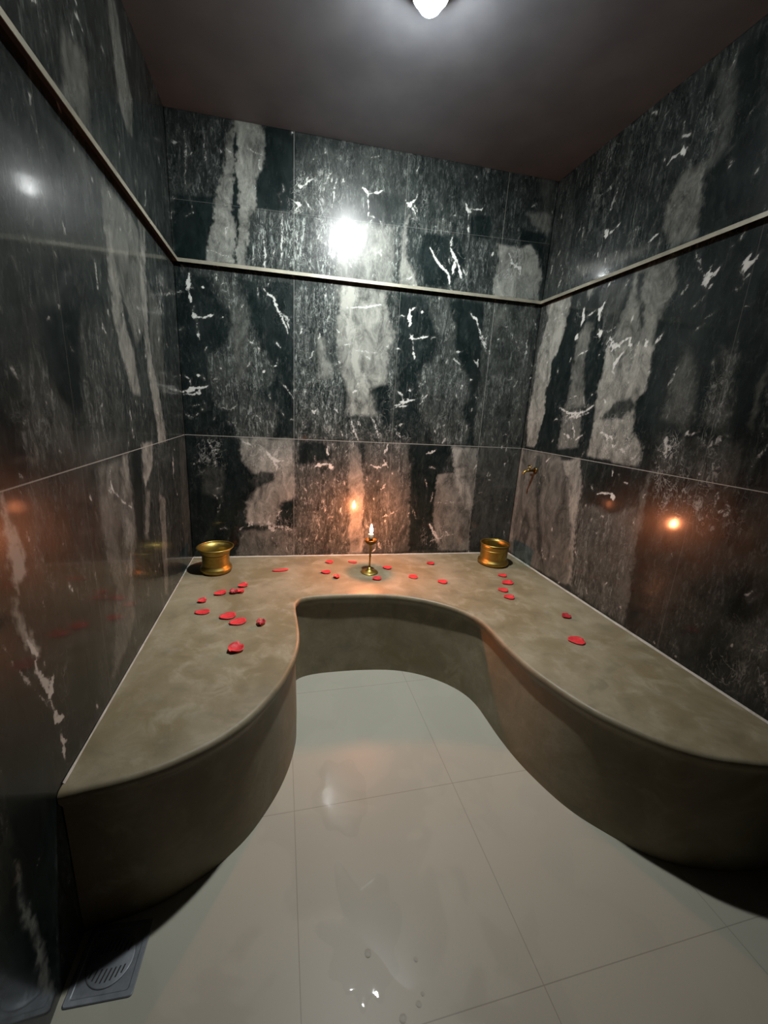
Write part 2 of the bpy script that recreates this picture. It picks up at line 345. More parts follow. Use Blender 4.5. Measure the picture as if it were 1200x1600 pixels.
  (0.0057,0.4,[(0.550,2.480),(0.521,2.453),(0.540,2.404)]),
  (0.0056,0.4,[(0.093,2.386),(0.104,2.313),(0.070,2.292)]),
  (0.0054,0.5,[(0.084,2.660),(0.089,2.597),(0.078,2.464),(0.082,2.398)]),
  (0.0066,0.45,[(0.171,2.645),(0.173,2.559),(0.177,2.534)]),
  (0.0090,0.7,[(0.444,2.252),(0.449,2.163),(0.445,2.108)]),
  (0.0090,0.6,[(0.536,2.381),(0.539,2.294),(0.538,2.204),(0.528,2.118)]),
  (0.0056,0.6,[(-0.027,2.322),(-0.032,2.258)]),
  (0.0057,0.6,[(0.006,2.305),(-0.015,2.163)]),
  (0.0061,0.5,[(0.712,2.362),(0.730,2.274)]),
  (0.0094,0.5,[(1.049,2.253),(1.092,2.274)]),
  (0.0062,0.6,[(0.615,2.304),(0.622,2.123)]),
  (0.0181,0.85,[(0.072,2.034),(0.066,1.977),(0.068,1.905)]),
  (0.0188,0.9,[(0.077,1.851),(0.088,1.824)]),
  (0.0063,0.9,[(0.095,1.831),(0.155,1.839)]),
  (0.0094,0.9,[(0.149,1.836),(0.178,1.854)]),
  (0.0063,0.6,[(0.213,1.842),(0.232,1.844)]),
  (0.0048,0.5,[(0.097,1.821),(0.097,1.755)]),
  (0.0096,0.8,[(0.097,1.755),(0.102,1.724)]),
  (0.0091,1,[(0.125,1.981),(0.140,1.979)]),
  (0.0060,0.5,[(0.003,1.943),(0.037,1.950)]),
  (0.0063,0.6,[(-0.016,1.761),(0.032,1.772)]),
  (0.0067,0.6,[(0.017,1.536),(0.045,1.515),(0.052,1.471)]),
  (0.0118,0.9,[(0.002,1.442),(0.055,1.465),(0.135,1.487)]),
  (0.0085,0.8,[(0.011,1.432),(0.090,1.447),(0.094,1.467)]),
  (0.0134,1,[(0.082,1.540),(0.095,1.538)]),
  (0.0069,0.4,[(0.033,1.375),(0.087,1.388)]),
  (0.0105,0.45,[(0.011,1.330),(0.033,1.310),(0.074,1.336)]),
  (0.0097,0.8,[(0.440,2.006),(0.463,1.980),(0.490,1.970),(0.499,1.936),(0.519,1.897),(0.540,1.857),(0.557,1.825),(0.567,1.793)]),
  (0.0130,0.6,[(0.533,1.892),(0.564,1.869),(0.571,1.823)]),
  (0.0062,0.6,[(0.477,2.053),(0.463,2.021)]),
  (0.0084,0.8,[(0.501,1.741),(0.525,1.716)]),
  (0.0085,0.9,[(0.489,1.616),(0.499,1.623)]),
  (0.0086,0.8,[(0.429,1.574),(0.443,1.585)]),
  (0.0099,0.7,[(0.357,1.736),(0.384,1.725)]),
  (0.0067,0.6,[(0.394,1.713),(0.414,1.701)]),
  (0.0071,0.6,[(0.523,1.535),(0.555,1.502),(0.599,1.444)]),
  (0.0070,0.5,[(0.193,1.377),(0.251,1.365),(0.283,1.395)]),
  (0.0108,0.4,[(0.224,1.304),(0.269,1.292),(0.285,1.253)]),
  (0.0115,0.7,[(0.941,1.343),(0.960,1.275),(0.990,1.217)]),
  (0.0115,0.7,[(0.977,1.340),(1.003,1.296)]),
  (0.0116,0.6,[(1.047,1.385),(1.090,1.322),(1.124,1.222)]),
  (0.0067,0.9,[(0.893,1.960),(1.026,1.977),(1.089,1.996)]),
  (0.0071,0.6,[(0.954,1.734),(1.081,1.733)]),
  (0.0207,1,[(1.268,1.984),(1.267,1.939),(1.271,1.887)]),
  (0.0085,0.9,[(1.276,1.978),(1.298,2.000)]),
  (0.0103,1,[(1.331,1.983),(1.348,1.981)]),
  (0.0069,0.7,[(1.204,1.943),(1.239,1.950)]),
  (0.0213,1,[(1.278,1.849),(1.296,1.822)]),
  (0.0078,1,[(1.300,1.829),(1.360,1.838),(1.391,1.855)]),
  (0.0054,0.6,[(1.297,1.811),(1.306,1.747)]),
  (0.0109,0.9,[(1.306,1.754),(1.312,1.718)]),
  (0.0071,0.8,[(1.201,1.760),(1.225,1.762)]),
  (0.0075,0.8,[(1.217,1.523),(1.250,1.506),(1.262,1.465)]),
  (0.0152,0.9,[(1.210,1.435),(1.266,1.461),(1.336,1.476)]),
  (0.0096,0.8,[(1.219,1.424),(1.292,1.440)]),
  (0.0151,1,[(1.290,1.535),(1.302,1.532)]),
  (0.0078,0.6,[(1.226,1.312),(1.275,1.330)]),
  (0.0119,0.5,[(1.219,1.296),(1.260,1.242)]),
  (0.0116,0.6,[(1.416,1.523),(1.371,1.451)]),
  (0.0092,0.8,[(0.702,1.388),(0.718,1.370),(0.736,1.389)]),
  (0.0112,0.6,[(0.839,1.402),(0.858,1.377)]),
  (0.0107,0.9,[(1.645,2.010),(1.664,1.987),(1.696,1.972),(1.709,1.934)]),
  (0.0146,0.6,[(1.715,1.927),(1.739,1.874),(1.774,1.806)]),
  (0.0129,0.6,[(1.776,1.888),(1.766,1.828),(1.780,1.791)]),
  (0.0094,0.8,[(1.703,1.740),(1.728,1.715)]),
  (0.0112,0.7,[(1.565,1.734),(1.615,1.707)]),
  (0.0096,0.8,[(1.697,1.610),(1.708,1.622)]),
  (0.0096,0.8,[(1.639,1.571),(1.651,1.587)]),
  (0.0079,0.6,[(1.733,1.530),(1.754,1.503)]),
  (0.0074,0.7,[(1.583,1.772),(1.607,1.782)]),
  (0.0096,0.6,[(2.065,1.852),(2.060,1.794)]),
  (0.0079,0.7,[(2.112,1.652),(2.152,1.667)]),
  (0.0079,0.6,[(2.116,1.740),(2.138,1.662)]),
  (0.0073,0.6,[(1.887,1.950),(1.918,1.945)]),
  (0.0074,0.5,[(2.086,2.005),(2.113,1.951)]),
  (0.0148,0.45,[(0.117,1.196),(0.139,1.146),(0.150,1.088),(0.158,1.040)]),
  (0.0221,0.45,[(0.137,1.121),(0.190,1.129)]),
  (0.0111,0.4,[(0.092,1.101),(0.128,1.069)]),
  (0.0147,0.4,[(0.031,1.052),(0.080,1.079),(0.108,1.145)]),
  (0.0117,0.35,[(0.133,0.880),(0.157,0.853),(0.182,0.865)]),
  (0.0119,0.3,[(0.181,0.845),(0.153,0.755)]),
  (0.0112,0.3,[(0.041,0.982),(0.066,0.997)]),
  (0.0111,0.7,[(0.308,1.188),(0.357,1.171)]),
  (0.0192,0.8,[(0.436,1.140),(0.461,1.106),(0.494,1.080),(0.539,1.081)]),
  (0.0155,0.7,[(0.486,1.073),(0.501,1.023)]),
  (0.0123,0.7,[(0.273,0.653),(0.300,0.673)]),
  (0.0246,0.7,[(0.330,0.701),(0.352,0.680)]),
  (0.0291,0.65,[(0.448,0.707),(0.455,0.657),(0.501,0.669)]),
  (0.0211,0.6,[(0.501,0.673),(0.591,0.646)]),
  (0.0123,0.6,[(0.490,0.735),(0.529,0.772)]),
  (0.0165,0.5,[(0.391,0.704),(0.409,0.662)]),
  (0.0117,0.9,[(0.801,1.177),(0.802,1.122)]),
  (0.0118,0.9,[(0.722,1.042),(0.749,1.062),(0.804,1.067)]),
  (0.0239,1,[(0.815,1.067),(0.832,1.040)]),
  (0.0079,0.6,[(0.873,1.136),(0.901,1.136)]),
  (0.0120,0.7,[(1.179,1.200),(1.173,1.163),(1.158,1.135)]),
  (0.0123,0.8,[(1.079,1.064),(1.138,1.049),(1.178,1.087)]),
  (0.0123,0.7,[(1.151,1.110),(1.188,1.054)]),
  (0.0088,0.5,[(1.169,0.723),(1.220,0.744),(1.275,0.770)]),
  (0.0103,0.8,[(1.445,1.142),(1.504,1.176)]),
  (0.0086,0.6,[(1.445,0.982),(1.464,0.922)]),
  (0.0185,0.8,[(1.504,0.674),(1.543,0.600),(1.580,0.557)]),
  (0.0093,0.6,[(1.516,0.545),(1.602,0.575),(1.700,0.596)]),
  (0.0085,0.6,[(1.470,1.059),(1.511,1.051)]),
  (0.0089,0.4,[(1.523,0.817),(1.624,0.826),(1.766,0.821)]),
  (0.0137,0.6,[(1.147,0.559),(1.177,0.500)]),
  (0.0087,0.5,[(2.071,1.144),(2.098,1.162)]),
  (0.0134,0.4,[(1.367,0.791),(1.405,0.711)]),
  (0.0088,0.5,[(1.508,0.888),(1.500,0.822)]),
 ],[
  (0.8,[(0.585,2.558),(0.781,2.604),(0.769,2.370),(0.585,2.373)]),
  (0.8,[(1.184,2.564),(1.312,2.584),(1.327,2.400),(1.194,2.413)]),
  (0.8,[(0.293,1.188),(0.602,1.197),(0.603,0.985),(0.378,0.982)]),
  (0.9,[(0.262,0.766),(0.603,0.763),(0.603,0.616),(0.257,0.624)]),
  (0.9,[(1.770,2.376),(2.003,2.389),(2.010,2.216),(1.779,2.218)]),
  (0.9,[(0.924,1.398),(1.144,1.371),(1.154,1.207),(0.930,1.208)]),
  (0.7,[(0.931,1.188),(1.259,1.198),(1.249,1.034),(1.040,1.011)]),
  (0.5,[(0.036,1.197),(0.207,1.203),(0.199,1.018),(0.025,0.997)]),
  (0.4,[(0.618,2.363),(0.890,2.386),(0.863,2.119),(0.619,2.122)]),
  (0.6,[(0.417,2.037),(0.585,2.056),(0.584,1.782),(0.464,1.853)]),
  (0.45,[(1.134,1.559),(1.378,1.574),(1.407,1.223),(1.153,1.215)]),
  (0.4,[(1.424,1.763),(1.633,1.780),(1.659,1.553),(1.444,1.540)]),
  (0.5,[(1.381,2.439),(1.539,2.428),(1.613,2.137),(1.451,2.119)]),
  (0.8,[(1.450,0.711),(1.641,0.663),(1.612,0.476),(1.466,0.528)]),
  (0.35,[(0.605,2.040),(0.822,2.063),(0.871,1.206),(0.606,1.197)]),
 ]),
 'left': ([
  (0.02,0.2,0.01,[(-1.299,2.141),(-0.511,2.733),(-0.062,2.696),(-0.029,1.212),(-1.548,1.218),(-1.429,1.657)]),
  (0.22,0.08,0.015,[(-1.009,2.295),(-0.930,2.326),(-0.871,2.320),(-0.894,2.236),(-0.931,2.145),(-0.981,2.101),(-1.077,2.105),(-1.052,2.196),(-1.047,2.249)]),
  (0.3,0.08,0.01,[(-0.660,2.621),(-0.595,2.670),(-0.538,2.552),(-0.479,2.468),(-0.514,2.345),(-0.586,2.315),(-0.647,2.368),(-0.654,2.497)]),
  (0.22,0.06,0.008,[(-0.883,1.899),(-0.870,2.032),(-0.609,2.050),(-0.549,2.021),(-0.549,1.890),(-0.558,1.752),(-0.602,1.651),(-0.683,1.594),(-0.741,1.692),(-0.805,1.778),(-0.823,1.848)]),
  (0.42,0.08,0.008,[(-0.883,1.917),(-0.824,1.921),(-0.805,1.797),(-0.786,1.663),(-0.711,1.568),(-0.693,1.456),(-0.690,1.416),(-0.784,1.425),(-0.821,1.513),(-0.857,1.571),(-0.885,1.664),(-0.879,1.795)]),
  (0.4,0.06,0.006,[(-0.528,2.072),(-0.454,2.067),(-0.489,1.885),(-0.520,1.688),(-0.507,1.554),(-0.438,1.441),(-0.384,1.271),(-0.390,1.212),(-0.502,1.216),(-0.527,1.359),(-0.569,1.487),(-0.578,1.655),(-0.569,1.795)]),
  (0.14,0.1,0.01,[(-0.479,1.864),(-0.316,1.804),(-0.316,1.587),(-0.343,1.415),(-0.438,1.441),(-0.505,1.592)]),
  (0,0.03,0.015,[(-1.323,1.592),(-1.119,1.636),(-1.163,1.503),(-1.126,1.350),(-1.229,1.362),(-1.313,1.432),(-1.322,1.504)]),
  (0.05,0.4,0.015,[(-1.123,1.623),(-0.909,1.666),(-0.843,1.457),(-0.933,1.238),(-1.155,1.246),(-1.156,1.397)]),
  (0.1,0.35,0.015,[(-1.442,1.457),(-1.319,1.469),(-1.321,1.432),(-1.225,1.352),(-1.264,1.272),(-1.442,1.253),(-1.422,1.393)]),
  (0.12,0.3,0.02,[(-1.365,1.593),(-1.328,1.601),(-1.349,1.479),(-1.374,1.477)]),
  (0,0.03,0.01,[(-1.510,1.358),(-1.462,1.348),(-1.440,1.260),(-1.461,1.224),(-1.547,1.221)]),
  (0.03,0.22,0.005,[(-1.548,1.218),(-0.031,1.205),(0.009,0.476),(-1.526,0.481),(-1.717,0.591)]),
  (0,0.04,0.03,[(-1.487,0.970),(-1.199,0.807),(-1.330,0.489),(-1.526,0.481),(-1.550,0.739)]),
  (0,0.01,0.03,[(-1.590,1.061),(-1.589,0.923),(-1.550,0.739),(-1.528,0.473),(-1.701,-0.005),(-1.811,0.243)]),
  (0.95,0.12,0.008,[(-1.543,1.214),(-1.536,1.169),(-1.517,1.128),(-1.512,1.083),(-1.522,1.040),(-1.543,1.031),(-1.553,1.010),(-1.566,1.044),(-1.553,1.092),(-1.552,1.133)]),
  (0.9,0.12,0.006,[(-1.566,1.001),(-1.546,0.957),(-1.532,0.902),(-1.521,0.845),(-1.541,0.861),(-1.564,0.933),(-1.569,0.974)]),
  (0.2,0.2,0.01,[(-1.135,1.199),(-0.882,1.208),(-0.880,1.103),(-0.867,0.911),(-0.951,0.780),(-0.962,0.623),(-1.045,0.580),(-1.189,0.532),(-1.094,0.816),(-1.140,0.936),(-1.133,0.997),(-1.140,1.103)]),
  (0.45,0.1,0.006,[(-0.928,1.214),(-0.888,1.209),(-0.883,1.161),(-0.914,1.049),(-0.954,1.059),(-0.951,1.171)]),
  (0.4,0.1,0.006,[(-0.958,1.001),(-0.874,0.938),(-0.951,0.780),(-1.010,0.814)]),
  (0.55,0.15,0.006,[(-0.720,1.229),(-0.592,1.224),(-0.621,1.121),(-0.731,1.053),(-0.732,1.105)]),
  (0.28,0.1,0.006,[(-0.731,1.053),(-0.673,1.028),(-0.750,0.846),(-0.786,0.858)]),
  (0.28,0.1,0.006,[(-0.562,1.004),(-0.473,0.961),(-0.511,0.713),(-0.548,0.505),(-0.595,0.535),(-0.577,0.778)]),
  (0,0.03,0.006,[(-0.842,1.217),(-0.738,1.218),(-0.758,1.097),(-0.811,0.853),(-0.858,0.870),(-0.864,1.092)]),
  (0.1,0.05,0.01,[(-0.149,1.198),(0.044,1.193),(-0.060,0.547),(-0.192,0.546)]),
  (0.12,0.4,0.02,[(-1.469,1.212),(-1.422,1.210),(-1.461,1.051),(-1.438,0.962),(-1.469,1.039),(-1.483,1.117)]),
  (0.45,0.05,0.008,[(-1.702,0.490),(-1.695,0.400),(-1.685,0.278),(-1.674,0.104),(-1.681,0.051),(-1.700,0.124),(-1.703,0.273),(-1.706,0.385)]),
 ],[
  (0.0068,0.6,[(-0.925,2.422),(-0.912,2.418)]),
  (0.0069,0.6,[(-0.919,2.393),(-0.893,2.381)]),
  (0.0061,0.9,[(-1.120,2.120),(-1.098,2.127),(-1.083,2.126)]),
  (0.0042,0.5,[(-1.235,1.988),(-1.222,1.964)]),
  (0.0043,0.7,[(-1.203,1.963),(-1.199,1.929)]),
  (0.0076,0.6,[(-0.399,2.260),(-0.404,2.188),(-0.464,2.112)]),
  (0.0063,0.5,[(-1.154,1.822),(-1.151,1.788)]),
  (0.0042,0.4,[(-0.657,2.409),(-0.678,2.257),(-0.686,2.124)]),
  (0.0110,0.5,[(-0.983,1.795),(-0.981,1.755),(-0.981,1.711)]),
  (0.0046,0.5,[(-1.216,1.737),(-1.198,1.716)]),
  (0.0061,0.6,[(-1.228,1.617),(-1.228,1.608)]),
  (0.0043,0.6,[(-1.277,1.581),(-1.289,1.570)]),
  (0.0041,0.5,[(-1.199,1.532),(-1.182,1.509)]),
  (0.0090,0.4,[(-0.814,1.384),(-0.810,1.283),(-0.792,1.228)]),
  (0.0073,0.4,[(-0.663,1.404),(-0.670,1.326)]),
  (0.0056,0.6,[(-1.039,1.387),(-1.056,1.372)]),
  (0.0084,0.6,[(-0.339,1.926),(-0.334,1.877),(-0.310,1.823),(-0.301,1.783)]),
  (0.0068,0.5,[(-0.459,1.817),(0.132,1.972)]),
  (0.0068,0.4,[(-0.342,1.458),(0.024,1.446)]),
  (0.0052,0.3,[(-1.147,1.458),(-1.142,1.406)]),
  (0.0046,0.5,[(-1.318,1.277),(-1.307,1.261)]),
  (0.0080,0.3,[(-1.461,1.305),(-1.442,1.270)]),
  (0.0057,0.5,[(-1.294,1.664),(-1.285,1.662)]),
  (0.0067,0.4,[(-1.345,1.726),(-1.327,1.718)]),
  (0.0048,0.6,[(-0.644,1.734),(-0.601,1.734)]),
  (0.0075,0.5,[(-0.977,1.645),(-0.983,1.591)]),
  (0.0050,0.5,[(-1.041,2.048),(-1.037,2.015)]),
  (0.0043,0.6,[(-0.756,1.955),(-0.727,1.956)]),
  (0.0053,0.35,[(-1.479,1.139),(-1.489,1.105),(-1.470,1.060)]),
  (0.0043,0.2,[(-1.470,1.060),(-1.442,0.977),(-1.423,0.912)]),
  (0.0080,0.7,[(-1.046,1.172),(-1.047,1.135),(-1.029,1.108),(-0.970,1.063),(-0.885,1.016)]),
  (0.0059,0.6,[(-1.074,1.124),(-1.040,1.102),(-1.054,1.126)]),
  (0.0093,0.7,[(-0.280,1.152),(-0.302,1.030)]),
  (0.0065,0.4,[(-0.302,1.030),(-0.238,0.890)]),
  (0.0099,0.3,[(-0.782,0.789),(-0.789,0.737)]),
  (0.0082,0.4,[(-0.650,0.797),(-0.638,0.636)]),
  (0.0045,0.3,[(-1.215,0.908),(-1.215,0.829)]),
  (0.0067,0.3,[(-1.323,0.840),(-1.320,0.757)]),
  (0.0042,0.25,[(-1.473,0.958),(-1.472,0.915),(-1.486,0.903)]),
  (0.0098,0.35,[(-0.801,0.664),(-0.824,0.642)]),
  (0.0067,0.5,[(-0.879,1.084),(-0.883,1.001)]),
  (0.0046,0.3,[(-1.354,1.057),(-1.363,1.036)]),
  (0.0121,0.95,[(-1.551,0.899),(-1.530,0.850),(-1.540,0.814)]),
  (0.0126,0.8,[(-1.540,0.814),(-1.514,0.770),(-1.506,0.700)]),
  (0.0118,0.9,[(-1.506,0.700),(-1.495,0.649),(-1.467,0.632)]),
  (0.0130,0.95,[(-1.484,0.761),(-1.496,0.730),(-1.517,0.721)]),
  (0.0065,0.5,[(-1.618,0.931),(-1.604,0.873),(-1.567,0.806),(-1.527,0.724),(-1.514,0.692)]),
  (0.0120,0.9,[(-1.492,0.618),(-1.489,0.574),(-1.490,0.525)]),
  (0.0071,0.15,[(-1.687,0.701),(-1.699,0.629),(-1.696,0.533)]),
  (0.0054,0.3,[(-1.629,0.414),(-1.642,0.401)]),
  (0.0060,0.15,[(-1.617,0.961),(-1.616,0.925)]),
 ],[
  (0.8,[(-1.072,1.184),(-0.870,1.117),(-0.901,1.006),(-1.078,1.074)]),
  (0.6,[(-0.720,1.229),(-0.577,1.215),(-0.673,1.028),(-0.753,1.058)]),
  (0.5,[(-1.541,1.210),(-1.510,1.084),(-1.546,1.006),(-1.554,1.127)]),
  (0.4,[(-1.484,1.146),(-1.394,1.121),(-1.399,0.892),(-1.487,0.970)]),
  (0.6,[(-0.417,1.905),(-0.208,1.962),(-0.258,1.789),(-0.424,1.756)]),
  (0.3,[(-1.468,1.370),(-1.354,1.368),(-1.264,1.272),(-1.458,1.251)]),
  (0.3,[(-1.553,0.900),(-1.397,0.783),(-1.486,0.515),(-1.550,0.739)]),
 ]),
 'right': ([
  (0.02,0.35,0.01,[(0.031,2.801),(-0.903,2.726),(-1.066,2.077),(0.030,2.097)]),
  (0,0.06,0.02,[(-0.970,2.364),(-0.977,2.697),(-1.070,2.721),(-1.227,2.099),(-0.970,2.128)]),
  (0.04,0.3,0.02,[(-0.034,2.724),(-0.157,2.699),(-0.238,2.166),(-0.013,2.135)]),
  (0.32,0.12,0.012,[(-0.860,2.408),(-0.949,2.391),(-0.955,2.280),(-0.956,2.215),(-0.969,2.133),(-0.871,2.131),(-0.800,2.241),(-0.819,2.339)]),
  (0.12,0.15,0.02,[(-0.953,2.387),(-0.970,2.460),(-0.945,2.603),(-0.903,2.707),(-0.977,2.678),(-1.015,2.504),(-1.018,2.405),(-0.976,2.361)]),
  (0.15,0.5,0.015,[(-0.272,2.237),(-0.737,2.176),(-0.803,2.167),(-0.711,2.146),(-0.311,2.178)]),
  (0.03,0.05,0.03,[(-1.111,2.164),(-1.211,2.161),(-1.222,2.119),(-1.054,2.124)]),
  (0,0.06,0.005,[(0.026,2.081),(-1.230,2.088),(-1.459,1.180),(-0.001,1.189)]),
  (0.06,0.4,0.01,[(0.026,2.081),(-0.159,2.084),(-0.041,1.619),(-0.035,1.206),(-0.001,1.189)]),
  (0.58,0.12,0.006,[(-0.168,2.093),(-0.269,2.083),(-0.272,2.006),(-0.261,1.899),(-0.227,1.806),(-0.180,1.735),(-0.200,1.656),(-0.168,1.560),(-0.187,1.428),(-0.164,1.312),(-0.140,1.217),(-0.055,1.216),(-0.022,1.408),(-0.030,1.608),(-0.032,1.792),(-0.060,1.891),(-0.091,1.996),(-0.056,2.086)]),
  (0.22,0.1,0.01,[(-0.439,1.918),(-0.485,1.897),(-0.484,1.828),(-0.463,1.745),(-0.493,1.624),(-0.519,1.480),(-0.363,1.440),(-0.384,1.554),(-0.379,1.703),(-0.374,1.845)]),
  (0.24,0.15,0.008,[(-0.363,1.440),(-0.505,1.460),(-0.530,1.257),(-0.368,1.240)]),
  (0.45,0.1,0.006,[(-0.397,2.087),(-0.449,2.080),(-0.421,2.028)]),
  (0.06,0.2,0.01,[(-0.481,2.057),(-0.679,2.063),(-0.642,1.832),(-0.593,1.779)]),
  (0.3,0.15,0.012,[(-0.696,2.080),(-0.889,2.086),(-0.926,1.972),(-0.899,1.905),(-0.875,1.815),(-0.881,1.728),(-0.610,1.762),(-0.641,1.820),(-0.671,1.887),(-0.693,1.991)]),
  (0.02,0.1,0.008,[(-0.771,1.946),(-0.792,1.928),(-0.810,1.832),(-0.785,1.823),(-0.774,1.892)]),
  (0.02,0.1,0.01,[(-0.717,2.066),(-0.764,2.066),(-0.760,1.949),(-0.734,1.954)]),
  (0.5,0.2,0.006,[(-0.878,1.742),(-0.892,1.647),(-0.884,1.546),(-0.845,1.496),(-0.871,1.366),(-0.940,1.298),(-0.926,1.215),(-0.668,1.217),(-0.622,1.218),(-0.606,1.375),(-0.599,1.548),(-0.605,1.683),(-0.606,1.777)]),
  (0.05,0.2,0.008,[(-0.722,1.493),(-0.817,1.525),(-0.853,1.481),(-0.802,1.437),(-0.773,1.418),(-0.649,1.420)]),
  (0.1,0.4,0.02,[(-1.039,1.708),(-1.098,1.630),(-1.124,1.507),(-1.129,1.382),(-1.006,1.442),(-1.017,1.606)]),
  (0.08,0.4,0.02,[(-1.184,1.701),(-1.241,1.646),(-1.260,1.505),(-1.260,1.397),(-1.184,1.417),(-1.183,1.565)]),
  (0.12,0.1,0.01,[(-1.351,1.609),(-1.355,1.479),(-1.358,1.403),(-1.340,1.435),(-1.342,1.585)]),
  (0.04,0.2,0.01,[(-0.990,1.359),(-1.334,1.361),(-1.353,1.203),(-1.049,1.185)]),
  (0.02,0.16,0.005,[(-0.001,1.189),(-1.075,1.203),(-1.451,1.211),(-1.650,0.422),(-0.033,0.472)]),
  (0.24,0.08,0.008,[(0.022,1.191),(-0.395,1.198),(-0.444,1.159),(-0.556,0.926),(-0.621,0.749),(-0.635,0.478),(-0.368,0.456),(-0.018,0.461),(0.024,0.939)]),
  (0.45,0.1,0.005,[(0.039,1.194),(-0.023,1.196),(-0.048,0.545),(0.022,0.521)]),
  (0.08,0.3,0.01,[(-0.172,1.171),(-0.238,1.171),(-0.274,0.864),(-0.410,0.525),(-0.318,0.577)]),
  (0.5,0.12,0.006,[(-0.425,1.168),(-0.559,1.200),(-0.608,1.062),(-0.624,0.878),(-0.635,0.689),(-0.664,0.491),(-0.632,0.488),(-0.586,0.803),(-0.526,0.983)]),
  (0.12,0.5,0.015,[(-0.623,0.943),(-0.960,1.080),(-1.046,0.734),(-1.064,0.463),(-0.670,0.466)]),
  (0,0.12,0.01,[(-0.644,1.187),(-0.998,1.196),(-0.972,1.031),(-0.835,0.960),(-0.627,1.006)]),
  (0.2,0.12,0.01,[(-0.969,1.112),(-1.008,1.198),(-1.030,0.870),(-1.062,0.529),(-0.937,0.567),(-0.947,0.640),(-1.034,0.713)]),
  (0,0.05,0.01,[(-1.015,1.194),(-1.090,1.200),(-1.076,0.886),(-1.123,0.498),(-1.044,0.451),(-1.021,0.835)]),
  (0,0.03,0.02,[(-1.408,0.720),(-1.470,0.904),(-1.542,0.696),(-1.467,0.485),(-1.358,0.522)]),
  (0.08,0.3,0.03,[(-1.478,0.708),(-1.554,0.801),(-1.618,0.548),(-1.535,0.482)]),
 ],[
  (0.0091,0.4,[(-0.385,2.763),(-0.390,2.696),(-0.440,2.639),(-0.498,2.596)]),
  (0.0122,0.45,[(-0.458,2.567),(-0.454,2.536),(-0.370,2.523)]),
  (0.0151,0.45,[(-0.502,2.530),(-0.486,2.458),(-0.450,2.406)]),
  (0.0058,0.4,[(-0.523,2.630),(-0.521,2.592)]),
  (0.0150,1,[(-0.828,2.505),(-0.839,2.471)]),
  (0.0065,0.9,[(-0.819,2.488),(-0.782,2.486),(-0.760,2.469)]),
  (0.0075,0.7,[(-0.807,2.599),(-0.815,2.566)]),
  (0.0186,1,[(-0.458,2.341),(-0.475,2.303)]),
  (0.0060,0.9,[(-0.484,2.317),(-0.530,2.325)]),
  (0.0074,0.9,[(-0.530,2.325),(-0.553,2.341)]),
  (0.0080,0.9,[(-0.737,2.186),(-0.789,2.208)]),
  (0.0092,0.4,[(-0.996,2.464),(-0.993,2.442)]),
  (0.0090,0.3,[(-1.019,2.424),(-1.029,2.406)]),
  (0.0065,0.35,[(-1.115,2.497),(-1.075,2.472)]),
  (0.0108,0.5,[(-0.126,2.307),(-0.163,2.226),(-0.135,2.131)]),
  (0.0100,0.3,[(-0.293,2.503),(-0.282,2.435),(-0.307,2.335),(-0.312,2.194)]),
  (0.0062,0.6,[(-0.485,2.232),(-0.497,2.185)]),
  (0.0064,0.5,[(-0.404,2.243),(-0.412,2.246)]),
  (0.0048,0.4,[(-0.884,2.562),(-0.897,2.559)]),
  (0.0054,0.3,[(-0.658,2.618),(-0.661,2.584)]),
  (0.0058,0.4,[(-0.656,2.294),(-0.646,2.193)]),
  (0.0070,0.25,[(-0.976,2.526),(-0.976,2.437)]),
  (0.0063,0.5,[(-1.210,2.143),(-1.212,2.119)]),
  (0.0214,0.8,[(-0.604,1.787),(-0.617,1.803),(-0.655,1.762),(-0.697,1.780),(-0.749,1.795)]),
  (0.0182,0.8,[(-0.727,1.739),(-0.687,1.699),(-0.674,1.656)]),
  (0.0092,0.6,[(-0.674,1.656),(-0.688,1.631)]),
  (0.0167,0.9,[(-0.834,1.774),(-0.849,1.740)]),
  (0.0142,0.6,[(-0.788,1.781),(-0.800,1.746)]),
  (0.0175,0.75,[(-0.740,1.788),(-0.759,1.743)]),
  (0.0157,0.8,[(-0.678,1.353),(-0.717,1.334),(-0.756,1.324)]),
  (0.0123,0.8,[(-0.756,1.324),(-0.774,1.285),(-0.791,1.314)]),
  (0.0088,0.5,[(-0.797,1.287),(-0.883,1.245)]),
  (0.0088,0.5,[(-0.927,1.283),(-0.886,1.233)]),
  (0.0168,0.95,[(-0.391,1.994),(-0.402,1.950),(-0.394,1.904)]),
  (0.0191,0.95,[(-0.544,1.994),(-0.515,1.956),(-0.527,1.908)]),
  (0.0190,1,[(-0.537,1.867),(-0.555,1.830)]),
  (0.0173,1,[(-0.379,1.867),(-0.365,1.839)]),
  (0.0064,0.8,[(-0.431,1.951),(-0.495,1.966)]),
  (0.0062,0.5,[(-0.560,1.845),(-0.618,1.847),(-0.671,1.870)]),
  (0.0066,0.8,[(-0.408,1.751),(-0.480,1.772)]),
  (0.0096,0.7,[(-0.566,1.752),(-0.568,1.727)]),
  (0.0106,0.7,[(-0.357,1.749),(-0.347,1.726)]),
  (0.0092,1,[(-0.584,1.997),(-0.594,1.992)]),
  (0.0131,0.9,[(-0.560,1.543),(-0.570,1.539)]),
  (0.0137,0.8,[(-0.320,1.479),(-0.372,1.451),(-0.486,1.435),(-0.597,1.484)]),
  (0.0103,0.7,[(-0.378,1.425),(-0.479,1.421),(-0.565,1.447)]),
  (0.0067,0.6,[(-0.507,1.531),(-0.530,1.473)]),
  (0.0087,0.7,[(-0.454,1.399),(-0.488,1.302)]),
  (0.0088,0.7,[(-0.391,1.328),(-0.468,1.301)]),
  (0.0084,0.6,[(-0.500,1.296),(-0.555,1.335)]),
  (0.0069,0.6,[(-0.391,1.526),(-0.456,1.535)]),
  (0.0108,0.4,[(-0.279,2.064),(-0.224,2.002),(-0.149,1.981)]),
